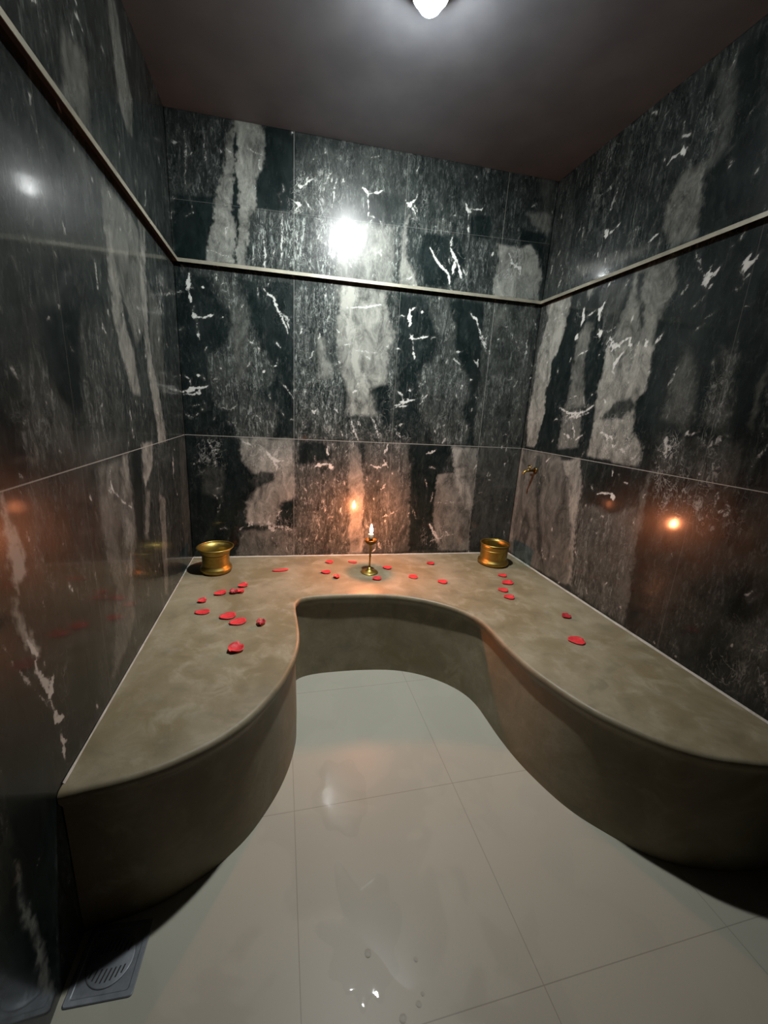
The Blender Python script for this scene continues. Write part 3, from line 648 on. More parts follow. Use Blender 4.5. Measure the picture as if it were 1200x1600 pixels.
  (0.0077,0.5,[(-0.143,1.911),(-0.075,1.885)]),
  (0.0111,0.5,[(-0.046,2.252),(-0.062,2.334)]),
  (0.0214,1,[(-1.063,1.996),(-1.063,1.965),(-1.063,1.939)]),
  (0.0095,1,[(-1.100,1.987),(-1.074,1.954)]),
  (0.0096,0.8,[(-1.041,1.976),(-1.064,1.925)]),
  (0.0121,0.5,[(-0.987,2.070),(-1.011,2.025),(-1.034,1.985)]),
  (0.0096,0.35,[(-1.072,1.912),(-1.065,1.891),(-1.026,1.865)]),
  (0.0128,0.3,[(-0.995,1.966),(-0.954,1.917)]),
  (0.0071,0.6,[(-1.087,1.930),(-1.073,1.918)]),
  (0.0196,1,[(-1.199,1.994),(-1.195,1.970),(-1.193,1.946)]),
  (0.0087,0.95,[(-1.228,1.989),(-1.208,1.960)]),
  (0.0088,0.5,[(-1.175,1.970),(-1.182,1.941),(-1.206,1.918)]),
  (0.0089,0.35,[(-1.206,1.910),(-1.191,1.889),(-1.178,1.896)]),
  (0.0065,0.6,[(-1.217,1.939),(-1.208,1.925)]),
  (0.0120,0.35,[(-1.128,1.833),(-1.090,1.813)]),
  (0.0098,0.4,[(-1.094,1.794),(-1.062,1.772)]),
  (0.0110,0.3,[(-1.255,1.837),(-1.219,1.820)]),
  (0.0090,0.3,[(-1.224,1.798),(-1.191,1.777)]),
  (0.0108,0.8,[(-0.919,1.788),(-0.892,1.748)]),
  (0.0104,0.4,[(-1.022,1.643),(-1.011,1.599),(-0.991,1.561)]),
  (0.0089,0.3,[(-1.229,1.738),(-1.229,1.695)]),
  (0.0159,0.5,[(-1.031,1.376),(-1.045,1.309),(-1.054,1.250)]),
  (0.0155,0.5,[(-1.012,1.295),(-1.089,1.319)]),
  (0.0125,0.5,[(-1.110,1.350),(-1.130,1.377),(-1.161,1.379)]),
  (0.0115,0.45,[(-1.199,1.357),(-1.219,1.327),(-1.265,1.379),(-1.292,1.376)]),
  (0.0193,0.35,[(-1.208,1.202),(-1.222,1.266)]),
  (0.0103,0.4,[(-1.065,1.359),(-1.094,1.314)]),
  (0.0086,0.35,[(-1.414,1.358),(-1.390,1.300),(-1.376,1.237)]),
  (0.0106,0.3,[(-1.379,1.398),(-1.394,1.377)]),
  (0.0157,0.35,[(-1.077,1.218),(-1.093,1.247)]),
  (0.0074,0.35,[(-1.113,1.445),(-1.144,1.458)]),
  (0.0068,0.35,[(-1.247,1.448),(-1.278,1.460)]),
  (0.0077,0.3,[(-1.144,1.268),(-1.134,1.200)]),
  (0.0091,0.3,[(-1.254,1.331),(-1.315,1.267)]),
  (0.0161,0.4,[(-1.321,1.201),(-1.347,1.098),(-1.346,1.038)]),
  (0.0157,0.4,[(-1.308,1.097),(-1.378,1.123)]),
  (0.0119,0.4,[(-1.302,1.188),(-1.290,1.075)]),
  (0.0096,0.4,[(-1.252,1.049),(-1.290,1.075)]),
  (0.0131,0.4,[(-1.173,1.154),(-1.140,1.062),(-1.103,1.044)]),
  (0.0077,0.8,[(-0.793,1.176),(-0.802,1.142)]),
  (0.0079,0.9,[(-0.726,1.038),(-0.770,1.054),(-0.811,1.056)]),
  (0.0154,1,[(-0.817,1.064),(-0.833,1.032)]),
  (0.0059,0.7,[(-0.878,1.131),(-0.901,1.129)]),
  (0.0079,0.7,[(-0.349,0.644),(-0.390,0.556),(-0.422,0.556)]),
  (0.0175,0.35,[(-1.528,0.667),(-1.537,0.647)]),
  (0.0113,0.3,[(-1.472,0.625),(-1.494,0.645)]),
  (0.0129,0.4,[(-1.302,0.482),(-1.321,0.452)]),
  (0.0123,0.15,[(-1.379,0.841),(-1.337,0.720)]),
  (0.0109,0.4,[(-1.171,0.468),(-1.217,0.465)]),
  (0.0126,0.2,[(-1.208,0.904),(-1.258,0.867)]),
  (0.0095,0.6,[(-0.271,1.143),(-0.312,1.176)]),
  (0.0154,0.4,[(-0.277,1.063),(-0.303,1.036)]),
 ],[
  (1,[(-0.582,1.826),(-0.848,1.799),(-0.875,1.689),(-0.703,1.588),(-0.617,1.685)]),
  (0.9,[(-0.641,1.416),(-0.835,1.437),(-0.941,1.226),(-0.667,1.221)]),
  (0.75,[(-0.967,1.386),(-1.308,1.382),(-1.383,1.209),(-1.286,1.012),(-1.135,0.964),(-1.029,1.139)]),
  (0.7,[(-1.261,1.209),(-1.370,1.218),(-1.418,1.029),(-1.263,1.004)]),
  (0.8,[(-0.292,1.498),(-0.595,1.513),(-0.588,1.262),(-0.356,1.239)]),
  (0.4,[(-0.694,2.072),(-0.884,2.080),(-0.927,1.911),(-0.781,1.864)]),
  (0.5,[(-0.319,2.048),(-0.557,2.009),(-0.586,1.811),(-0.374,1.825)]),
  (0.5,[(-1.447,0.742),(-1.554,0.801),(-1.629,0.506),(-1.426,0.454)]),
  (0.35,[(-0.970,1.679),(-1.097,1.666),(-1.132,1.420),(-1.000,1.442)]),
  (0.35,[(-1.147,1.660),(-1.240,1.651),(-1.281,1.403),(-1.171,1.422)]),
  (0.5,[(-0.320,2.792),(-0.551,2.645),(-0.527,2.370),(-0.366,2.433)]),
  (0.3,[(-0.894,2.573),(-1.027,2.497),(-1.036,2.376),(-0.936,2.406)]),
  (0.3,[(-0.027,2.078),(-0.235,2.067),(-0.141,1.614),(-0.005,1.621)]),
 ]),
}

def vnoise(u, v, su, sv, seed, octaves=3):
    """smooth value noise on arrays, -1..1"""
    out = np.zeros_like(u); amp = 1.0; tot = 0.0
    for o in range(octaves):
        rng = np.random.RandomState(seed + o); T = rng.rand(128, 128) * 2 - 1
        x = u * su * 2 ** o + 37.3; y = v * sv * 2 ** o + 11.7
        i = np.floor(x).astype(int); j = np.floor(y).astype(int); fx = x - i; fy = y - j
        fx = fx * fx * (3 - 2 * fx); fy = fy * fy * (3 - 2 * fy)
        a = T[i % 128, j % 128]; b = T[(i + 1) % 128, j % 128]; c = T[i % 128, (j + 1) % 128]; d = T[(i + 1) % 128, (j + 1) % 128]
        out += amp * ((a * (1 - fx) + b * fx) * (1 - fy) + (c * (1 - fx) + d * fx) * fy); tot += amp; amp *= .55
    return out / tot
def seg_dist(U, V, a, b):
    dx, dy = b[0] - a[0], b[1] - a[1]; L = dx * dx + dy * dy + 1e-12
    t = np.clip(((U - a[0]) * dx + (V - a[1]) * dy) / L, 0, 1)
    return np.hypot(U - a[0] - t * dx, V - a[1] - t * dy), t
def paint(U, V, patches, veins, nets, seed, base=(.02, .25)):
    K = np.zeros(U.shape); G = np.full(U.shape, base[0]); S = np.full(U.shape, base[1]); X = np.zeros(U.shape)
    wu = vnoise(U, V, 22, 9, seed) * .012 + vnoise(U, V, 85, 60, seed + 9, 2) * .014
    wv = vnoise(U, V, 14, 10, seed + 20) * .014
    Uw, Vw = U + wu, V + wv
    fl = vnoise(U, V, 40, 8, seed + 31)
    for g, s, so, P in patches:
        P = np.array(P); lo = P.min(0) - so - .03; hi = P.max(0) + so + .03
        m = (U > lo[0]) & (U < hi[0]) & (V > lo[1]) & (V < hi[1])
        if not m.any(): continue
        u, v = Uw[m], Vw[m]; ins = np.zeros(u.shape, bool); dist = np.full(u.shape, 9.0)
        for k in range(len(P)):
            a, b = P[k], P[(k + 1) % len(P)]
            dist = np.minimum(dist, seg_dist(u, v, a, b)[0])
            c = ((a[1] > v) != (b[1] > v))
            with np.errstate(divide='ignore', invalid='ignore'):
                xx = (b[0] - a[0]) * (v - a[1]) / (b[1] - a[1]) + a[0]
            ins ^= (c & (u < xx))
        sd = np.where(ins, dist, -dist); so2 = so * 1.35; f = np.clip(sd / (2 * so2) + .5, 0, 1); f = f * f * (3 - 2 * f)
        gg = g * (1 + .25 * fl[m]); G[m] = G[m] * (1 - f) + gg * f; S[m] = S[m] * (1 - f) + s * f
    for a_, P in nets:
        P = np.array(P); c = P.mean(0); m = (np.abs(U - c[0]) < .5) & (np.abs(V - c[1]) < .6); u, v = Uw[m], Vw[m]
        if not m.any(): continue
        ins = np.zeros(u.shape, bool); dist = np.full(u.shape, 9.0)
        for k in range(len(P)):
            p, q = P[k], P[(k + 1) % len(P)]; dist = np.minimum(dist, seg_dist(u, v, p, q)[0])
            with np.errstate(divide='ignore', invalid='ignore'): ins ^= ((p[1] > v) != (q[1] > v)) & (u < (q[0] - p[0]) * (v - p[1]) / (q[1] - p[1]) + p[0])
        K[m] = np.maximum(K[m], a_ * np.clip(np.where(ins, dist, -dist) / .05 + .5, 0, 1))
    wu2 = vnoise(U, V, 50, 50, seed + 50, 3) * .008; U2, V2 = U + wu2, V - wu2
    br = vnoise(U, V, 90, 90, seed + 77, 2)
    rng = np.random.RandomState(seed + 5); veins = list(veins)
    for q in range(int(190 * len(patches) / 20)):                       # small natural flecks where the stone is speckled
        uu = rng.uniform(U.min() if U.min() > -.1 else -2.0, U.max()); vv = rng.uniform(.4, V.max())
        k = np.unravel_index(np.argmin((U - uu) ** 2 + (V - vv) ** 2), U.shape)
        if rng.rand() > min(1, S[k] * 1.5 + G[k] * .8 + .05): continue
        L = rng.uniform(.012, .05); an = rng.normal(0, .45); pts = [(uu, vv)]
        for t in range(3): an += rng.normal(0, .35); pts.append((pts[-1][0] + L / 3 * math.sin(an), pts[-1][1] + L / 3 * math.cos(an)))
        veins.append((rng.uniform(.003, .007), rng.uniform(.3, .75), pts))
    for wd, a_, L in veins:
        P = np.array(L); r = max(wd * .62, .0032) * 1.5 + .006; lo = P.min(0) - r * 2; hi = P.max(0) + r * 2
        m = (U > lo[0]) & (U < hi[0]) & (V > lo[1]) & (V < hi[1])
        if not m.any(): continue
        u, v = U2[m], V2[m]; n = len(P) - 1
        for k in range(n):
            d, t = seg_dist(u, v, P[k], P[k + 1]); q = (k + t) / n
            hw = max(wd * .6, .003) * (1 - .75 * np.abs(2 * q - 1) ** 1.5) * (1 + 1.1 * br[m])
            X[m] = np.maximum(X[m], a_ * np.clip((hw + .0045 - d) / .0065, 0, 1))
            G[m] += .10 * a_ * np.clip(1 - d / .016, 0, 1) ** 2
    return G, S, X, K
def steps(a, b, fine_to, fine, coarse):
    """coordinates from a towards b: fine steps to fine_to, then coarse ones"""
    n = int(round(abs(fine_to - a) / fine)); r = list(np.linspace(a, fine_to, n + 1))
    if fine_to != b:
        k = max(1, int(round(abs(b - fine_to) / coarse))); r += list(np.linspace(fine_to, b, k + 1))[1:]
    return np.array(r)
def make_wall(name, us, nz, place, patches, veins, nets, m, seed, z1, back):
    """grid wall whose front carries the tile pattern; a box behind gives it its thickness"""
    tz = np.linspace(0, 1, nz + 1)
    U, T = np.meshgrid(us, tz, indexing='ij'); top = z1(U); Z = T * top
    nu = len(us); co = np.array(place(U.ravel(), Z.ravel()), float)
    G, S, X, K = paint(U, Z, patches, veins, nets, seed)
    idx = np.arange(nu * (nz + 1)).reshape(nu, nz + 1)
    q = np.stack([idx[:-1, :-1], idx[1:, :-1], idx[1:, 1:], idx[:-1, 1:]], -1).reshape(-1, 4)
    c = [idx[0, 0], idx[-1, 0], idx[-1, -1], idx[0, -1]]
    nb = len(co); bk = co[c] + np.array(back); co = np.vstack([co, bk])
    q = np.vstack([q, [[nb + 3, nb + 2, nb + 1, nb]]])
    me = bpy.data.meshes.new(name); me.vertices.add(len(co)); me.vertices.foreach_set('co', co.ravel())
    edge = [list(idx[:, 0]), list(idx[-1, :]), list(idx[::-1, -1]), list(idx[0, ::-1])]
    rim = [e + [nb + (k + 1) % 4, nb + k] for k, e in enumerate(edge)]
    loops = list(q.ravel()) + [i for r in rim for i in r]
    starts = list(range(0, 4 * len(q), 4)); p = 4 * len(q); tot = [4] * len(q)
    for r in rim: starts.append(p); tot.append(len(r)); p += len(r)
    me.loops.add(len(loops)); me.loops.foreach_set('vertex_index', np.array(loops, dtype=np.int32))
    me.polygons.add(len(starts)); me.polygons.foreach_set('loop_start', np.array(starts, dtype=np.int32)); me.polygons.foreach_set('loop_total', np.array(tot, dtype=np.int32))
    me.update(calc_edges=True); me.validate()
    at = me.color_attributes.new('veining', 'FLOAT_COLOR', 'POINT')
    col = np.zeros((len(co), 4), np.float32); col[:, 3] = 1
    col[:nb, 0] = G.ravel(); col[:nb, 1] = S.ravel(); col[:nb, 2] = X.ravel(); col[:nb, 3] = K.ravel(); at.data.foreach_set('color', col.ravel())
    me.materials.append(m)
    bmn = bmesh.new(); bmn.from_mesh(me); bmesh.ops.recalc_face_normals(bmn, faces=bmn.faces); bmn.to_mesh(me); bmn.free()
    o = bpy.data.objects.new(name, me); C.objects.link(o); tag(o, kind='structure'); return o

T = .08
make_wall('wall_back', steps(0, W, W, .0045, .1), 600, lambda u, z: np.stack([u, 0 * u, z], 1), *MARBLE['back'], M['marble_x'], 3, lambda u: zceil(u), (0, T, 0))
make_wall('wall_left', steps(0, YF, -2.1, .006, .06), 460, lambda u, z: np.stack([0 * u, u, z], 1), *MARBLE['left'], M['marble_y'], 40, lambda u: zceil(0) + 0 * u, (-T, 0, 0))
make_wall('wall_right', steps(0, YF, -2.0, .006, .06), 460, lambda u, z: np.stack([0 * u + W, u, z], 1), *MARBLE['right'], M['marble_y'], 70, lambda u: zceil(W) + 0 * u, (T, 0, 0))
make_wall('wall_front', steps(0, W, W, .05, .1), 54, lambda u, z: np.stack([u, 0 * u + YF, z], 1), [], [], [], M['marble_x'], 90, lambda u: zceil(u), (0, -T, 0))

bm = bmesh.new(); box(bm, 0, W, YF, 0, -.08, 0); tag(link_bm('floor', bm, M['floor'], smooth=False), kind='structure')
bm = bmesh.new()
v = box(bm, 0, W, YF, 0, 0, .08)
for q in v: q.co.z += zceil(q.co.x)
tag(link_bm('ceiling', bm, M['ceiling'], smooth=False), kind='structure')

# trim running round the walls above head height
def trim(name, a, b, nrm):
    """channel profile along a-b standing off the wall by its depth"""
    a, b, nrm = Vector(a), Vector(b), Vector(nrm); up = Vector((0, 0, 1)); bm = bmesh.new()
    prof = [(0, .006), (.0235, .006), (.0235, -.009), (.0255, -.009), (.0255, .007), (.0245, .008), (0, .008)]     # a channel open below
    A = [bm.verts.new(a + nrm * d + up * h) for d, h in prof]; B = [bm.verts.new(b + nrm * d + up * h) for d, h in prof]
    for i in range(len(prof)): bm.faces.new((A[i], A[(i + 1) % len(prof)], B[(i + 1) % len(prof)], B[i]))
    bm.faces.ensure_lookup_table(); bm.faces[0].material_index = 1; bm.faces[1].material_index = 1      # inner faces blackened to imitate the shade under the trim
    bm.faces.new(A); bm.faces.new(B); bmesh.ops.recalc_face_normals(bm, faces=bm.faces)
    return tag(link_bm(name, bm, [M['rail'], M['channel_shade']], smooth=False), kind='structure')
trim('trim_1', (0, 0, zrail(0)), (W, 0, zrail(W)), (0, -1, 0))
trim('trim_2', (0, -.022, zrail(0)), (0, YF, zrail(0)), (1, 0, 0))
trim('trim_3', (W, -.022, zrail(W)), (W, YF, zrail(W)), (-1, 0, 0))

# ---------------------------------------------------------------- the plastered bench
CURVE = [(0, -1.535), (.06, -1.527), (.125, -1.517), (.19, -1.50), (.25, -1.475), (.33, -1.43), (.40, -1.37), (.455, -1.30), (.51, -1.21), (.55, -1.11),
         (.575, -1.0), (.582, -.9), (.578, -.8), (.572, -.7), (.575, -.635), (.60, -.588), (.65, -.565), (.73, -.556), (.85, -.558), (.97, -.567), (1.1, -.587),
         (1.2, -.622), (1.3, -.68), (1.385, -.755), (1.44, -.835), (1.466, -.92), (1.471, -1.02), (1.475, -1.13), (1.49, -1.27), (1.525, -1.40), (1.57, -1.50),
         (1.63, -1.58), (1.70, -1.655), (1.78, -1.71), (1.87, -1.745), (1.97, -1.77), (W, -1.785)]
def catmull(P, n=5):
    out = []
    for i in range(len(P) - 1):
        p0, p1, p2, p3 = [Vector(P[max(0, min(len(P) - 1, j))]) for j in (i - 1, i, i + 1, i + 2)]
        for k in range(n):
            t = k / n; out.append(.5 * ((2 * p1) + (p2 - p0) * t + (2 * p0 - 5 * p1 + 4 * p2 - p3) * t * t + (-p0 + 3 * p1 - 3 * p2 + p3) * t ** 3))
    out.append(Vector(P[-1])); return out
curve = catmull(CURVE)
def bench():
    bm = bmesh.new(); n = len(curve); nr = []
    for i in range(n):
        d = curve[min(i + 1, n - 1)] - curve[max(i - 1, 0)]; q = Vector((d.y, -d.x)).normalized(); nr.append(q)   # points out of the bench
    nr[0] = Vector((0, -1)); nr[-1] = Vector((0, -1))
    E = .0015                                                            # the joint to the walls, closed by the sealant
    prof = [(0, 0), (.001, .1), (.0, .25), (-.002, .36), (-.001, .42), (.001, .432), (.010, .446), (.015, .456), (.0155, .470), (.013, .478), (.007, .482), (.001, .483)]
    rings = []
    for off, h in prof:
        ring = []
        for i, (p, q) in enumerate(zip(curve, nr)):
            wb = .004 * mnoise.noise(Vector((p.x * 4, p.y * 4, h * 5)))
            zz = zbench(p.x) * h / .483
            x = min(max(p.x + q.x * (off + wb), E), W - E)
            ring.append(bm.verts.new((x, p.y + q.y * (off + wb), zz)))
        rings.append(ring)
    for a, b in zip(rings, rings[1:]):
        for i in range(n - 1): bm.faces.new((a[i], a[i + 1], b[i + 1], b[i]))
    bl, br = bm.verts.new((E, -E, 0)), bm.verts.new((W - E, -E, 0)); tl, tr = bm.verts.new((E, -E, zbench(0))), bm.verts.new((W - E, -E, zbench(W)))
    for loop in (rings[-1] + [tr, tl], rings[0] + [br, bl]):
        for t3 in tessellate_polygon([[v.co.copy() for v in loop]]): bm.faces.new([loop[q] for q in t3])
    bm.faces.new([r[0] for r in rings] + [tl, bl]); bm.faces.new([r[-1] for r in rings] + [tr, br]); bm.faces.new((bl, tl, tr, br))
    bmesh.ops.triangulate(bm, faces=[f for f in bm.faces if len(f.verts) > 4]); bmesh.ops.recalc_face_normals(bm, faces=bm.faces)
    for e in bm.edges:
        if len(e.link_faces) == 2 and e.calc_face_angle(0) > .7: e.smooth = False
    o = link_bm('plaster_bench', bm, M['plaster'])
    tag(o, 'curved beige plaster bench built in along three marble walls around the pale floor', 'bench')
    s = bmesh.new()
    def bead(a, b, nx, ny, r=.007):
        A, B = Vector(a), Vector(b); k = 40; rows = []
        for i in range(k + 1):
            p = A.lerp(B, i / k); rr = r * (1 + .45 * mnoise.noise(Vector((p.x * 9, p.y * 9, 3))))
            rows.append([s.verts.new(p + Vector((nx, ny, 0)) * rr), s.verts.new(p + Vector((nx, ny, 0)) * rr * .35 + Vector((0, 0, rr * .5))), s.verts.new(p + Vector((0, 0, rr))), s.verts.new(p)])
        for u, w2 in zip(rows, rows[1:]):
            for j in range(3): s.faces.new((u[j], u[j + 1], w2[j + 1], w2[j]))
    bead((E, -E, zbench(0)), (W - E, -E, zbench(W)), 0, -1, .005)
    bead((E, -E, zbench(0)), (E, -1.52, zbench(0)), 1, 0, .004)
    bead((W - E, -E, zbench(W)), (W - E, -1.76, zbench(W)), -1, 0, .007)
    bmesh.ops.recalc_face_normals(s, faces=s.faces)
    se = link_bm('sealant_line', s, M['caulk'], o); se['label'] = 'pale sealant line where bench meets wall'
bench()

# ---------------------------------------------------------------- ceiling lamp
lamp = thing('ceiling_light', 'glowing round white light on the dark ceiling', 'ceiling light', (LAMP_LOC[0], LAMP_LOC[1], zceil(LAMP_LOC[0])))
hz = LAMP_LOC[2] - zceil(LAMP_LOC[0])
link_bm('shade_ring', lathe([(.0005, 0.0), (.058, 0.0), (.058, hz - .002), (.055, hz - .002), (.055, -.006), (.0005, -.006)], cap0=False, cap1=False), M['white'], lamp)  # ring added to hold the globe's light off the nearby ceiling
pr = [(LAMP_R * math.sin(t), LAMP_R * math.cos(t) + hz) for t in np.linspace(.02, math.pi - .02, 26)]
link_bm('globe', lathe(pr, 40), M['globe'], lamp)
link_bm('bulb_socket', lathe([(.0005, -.005), (.018, -.005), (.016, hz + LAMP_R * .93), (.0005, hz + LAMP_R * .93)], 24, cap0=False, cap1=False), M['white'], lamp)

bl = bpy.data.lights.new('added_spot', 'SPOT'); bl.energy = ADDED_SPOT_W; bl.color = (.96, 1.0, .99); bl.shadow_soft_size = .03
bl.spot_size = math.radians(150); bl.spot_blend = 1.0
bo = bpy.data.objects.new('added_spot', bl); C.objects.link(bo); bo.parent = lamp; bo.location = (0, 0, hz - .05)   # extra spot added below the globe to favour the back of the room
bo.rotation_euler = (Vector(ADDED_SPOT_AT) - Vector(LAMP_LOC)).to_track_quat('-Z', 'Y').to_euler()

# ---------------------------------------------------------------- brass bowls
def bowl(label, x, y, rb, rw, rr, h, seed):
    t = thing('brass_bowl', label, 'bowl', (x, y, zbench(x)), seed, 'brass bowls in the back corners of the bench')
    b = [(.001, .0), (rb * .80, .0), (rb * .93, .004), (rb, .014), (rb * 1.005, .022), (rb * .985, .030), (rw * 1.0, .037), (rw * .985, .05), (rw * .985, h * .62),
         (rw * 1.0, h * .74), ((rw + rr) / 2, h * .86), (rr * .975, h * .95), (rr * .955, h * .95), ((rw + rr) / 2 - .004, h * .86), (rw * .96, h * .74),
         (rw * .945, h * .5), (rw * .93, .02), (rw * .8, .008), (.001, .007)]
    link_bm('body', lathe(b, 64, .006, seed, False, False), M['brass'], t)
    tr = .0035; link_bm('rolled_rim', lathe([(rr * .97 + tr * 1.3 * math.cos(a), h * .955 + tr * math.sin(a)) for a in np.linspace(0, 2 * math.pi, 13)], 64, .006, seed, False, False), M['brass'], t)
    f = lathe([(rw * .992 + .0022 * math.cos(a), h * .70 + .0022 * math.sin(a)) for a in np.linspace(0, 2 * math.pi, 9)], 64, .006, seed, False, False)
    link_bm('neck_ring', f, M['brass'], t)
    return t
bowl('brass bowl with a wide flared rim in the left back corner of the bench', .165, -.215, .084, .073, .097, .152, .4)
bowl('straight-sided brass bowl in the right back corner of the bench', 1.897, -.20, .099, .088, .094, .150, 2.1)

# ---------------------------------------------------------------- candle on its stem
cx, cy = 1.032, -.292; cz = zbench(cx)
holder = thing('candle_holder', 'slender brass stemmed candle holder standing on the middle of the back bench', 'candle holder', (cx, cy, cz))
link_bm('foot', lathe([(.001, 0), (.050, 0), (.052, .003), (.049, .006), (.030, .009), (.020, .014), (.012, .024), (.0065, .034), (.001, .034)], 48, cap0=False, cap1=False), M['brass'], holder)
link_bm('stem', lathe([(.001, .031), (.0062, .031), (.0048, .05), (.0050, .095), (.0075, .102), (.0050, .109), (.0047, .155), (.0065, .170), (.0115, .178), (.001, .178)], 24, cap0=False, cap1=False), M['brass'], holder)
link_bm('cup', lathe([(.001, .175), (.012, .175), (.026, .181), (.033, .189), (.036, .203), (.0355, .205), (.032, .193), (.020, .185), (.001, .183)], 40, cap0=False, cap1=False), M['dark_brass'], holder)
candle = thing('candle', 'short burning candle with an orange flame in the stemmed holder', 'candle', (cx, cy, cz + .1835))
link_bm('wax', lathe([(.001, 0), (.0135, 0), (.0135, .054), (.0125, .0565), (.006, .055), (.001, .0545)], 32, cap0=False, cap1=False), M['wax'], candle)
link_bm('wick', tube([(0, 0, .052), (.0005, 0, .059), (.0015, 0, .065)], .0009, 8), M['wick'], candle)
fl = [(.0006, .059), (.0050, .062), (.0086, .068), (.0100, .077), (.0091, .088), (.0064, .099), (.0033, .109), (.0005, .118)]
fo = link_bm('flame', lathe(fl, 24), M['flame'], candle); fo['label'] = 'bright orange flame'

# ---------------------------------------------------------------- wall tap
tap = thing('wall_tap', 'small old brass tap on the right wall above the bowl', 'tap', (W, -.188, 1.078))
link_bm('wall_flange', tube([(0, 0, 0), (-.006, 0, 0), (-.009, 0, 0)], [.020, .020, .014], 28), M['dark_brass'], tap)
link_bm('body', tube([(-.004, 0, 0), (-.03, 0, 0), (-.05, 0, -.001), (-.062, 0, -.004)], [.009, .0095, .0105, .009], 20), M['dark_brass'], tap)
link_bm('spout', tube([(-.055, 0, -.002), (-.072, 0, -.006), (-.082, 0, -.014), (-.085, 0, -.028)], [.0075, .0070, .0068, .0072], 18), M['brass'], tap)
link_bm('handle', tube([(-.045, -.020, .026), (-.045, -.008, .029), (-.045, .008, .029), (-.045, .020, .026)], [.0035, .005, .005, .0035], 14), M['dark_brass'], tap)
link_bm('spindle', tube([(-.045, 0, .006), (-.045, 0, .026)], .004, 12), M['brass'], tap)

# ---------------------------------------------------------------- floor drain
drain = thing('floor_drain', 'square dull metal floor drain against the left wall below the bench end', 'drain', (.092, -1.612, 0), math.radians(-3))
hs = .077; bm = bmesh.new(); ring0 = []
def rounded(hx, r, z, k=6):
    out = []
    for qx, qy, a0 in ((1, 1, 0), (-1, 1, 90), (-1, -1, 180), (1, -1, 270)):
        for i in range(k + 1):
            a = math.radians(a0 + 90 * i / k); out.append(((hx - r) * qx + r * math.cos(a), (hx - r) * qy + r * math.sin(a), z))
    return out
rs = [[bm.verts.new(p) for p in rounded(*q)] for q in ((hs, .008, 0.0), (hs, .008, .002), (hs - .002, .007, .0032), (hs - .012, .006, .0032), (hs - .014, .006, .0022))]
for a, b in zip(rs, rs[1:]):
    for i in range(len(a)): bm.faces.new((a[i], a[(i + 1) % len(a)], b[(i + 1) % len(b)], b[i]))
bm.faces.new(rs[-1]); bmesh.ops.recalc_face_normals(bm, faces=bm.faces); link_bm('frame', bm, M['steel'], drain, smooth=False)
g = link_bm('grate', lathe([(.0005, .0036), (.052, .0036), (.055, .003), (.055, .0022)], 48, cap1=False), M['steel'], drain)
for yy, n in ((.030, 8), (-.030, 8)):
    for i in range(n):
        bm = bmesh.new(); x = (i - (n - 1) / 2) * .0105; hh = .013 * (1 - (x / .06) ** 2); s = 1 if yy > 0 else -1
        yc = yy - s * .010 * (x / .04) ** 2; vs = box(bm, x - .0018, x + .0018, yc - hh, yc + hh, .0034, .0041)
        for q in vs: q.co.x += (q.co.y - yc) * .25
        link_bm('slot', bm, M['slot'], g, smooth=False)

# ---------------------------------------------------------------- water on the floor
def film(name, label, cat, x, y, rx, ry, seed, h=.0016, group=None, lob=.35, freq=1.6):
    bm = bmesh.new(); n = 72; rings = []
    for k, (f, z) in enumerate(((1.0, .0001), (.97, h * .6), (.9, h), (.6, h), (.3, h), (.02, h))):
        r = []
        for i in range(n):
            a = 2 * math.pi * i / n; q = 1 + lob * mnoise.noise(Vector((math.cos(a) * freq + seed, math.sin(a) * freq, seed))) * 1.6
            r.append(bm.verts.new((rx * f * q * math.cos(a), ry * f * q * math.sin(a), z)))
        rings.append(r)
    for a, b in zip(rings, rings[1:]):
        for i in range(n): bm.faces.new((a[i], a[(i + 1) % n], b[(i + 1) % n], b[i]))
    bm.faces.new(rings[-1]); bmesh.ops.recalc_face_normals(bm, faces=bm.faces)
    return tag(link_bm(name, bm, M['water'], loc=(x, y, .0)), label, cat, group)
film('water_puddle', 'small clear water puddle on the floor between the bench arms', 'puddle', .722, -1.25, .095, .150, 1.7)
film('water_puddle', 'wide thin water film on the floor nearest the camera', 'puddle', .735, -1.70, .10, .15, 5.2, .0012, None, .5, 2.2)
random.seed(8)
drops = [((.742, -1.729), .010, 'lone water drop on the floor inside the wide water film, left part'), ((.864, -1.766), .006, 'lone bright water drop right of the wide water film'),
         ((.80, -1.86), .009, 'water drop at the right edge of the wide water film'), ((.845, -1.845), .007, 'water drop beyond the right edge of the wide water film'),
         ((.86, -1.83), .005, 'tiny water drop furthest right of the wide water film'), ((.70, -1.905), .008, 'water drop near the bottom edge of the photo')]
for (x, y), r, lab in drops:
    bm = lathe([(r * math.cos(t), r * .35 * math.sin(t)) for t in np.linspace(0, math.pi / 2 - .04, 7)], 20, .12, x * 40)
    tag(link_bm('water_drop', bm, M['water'], loc=(x, y, .0018)), lab, 'water drop', 'water drops on the floor')

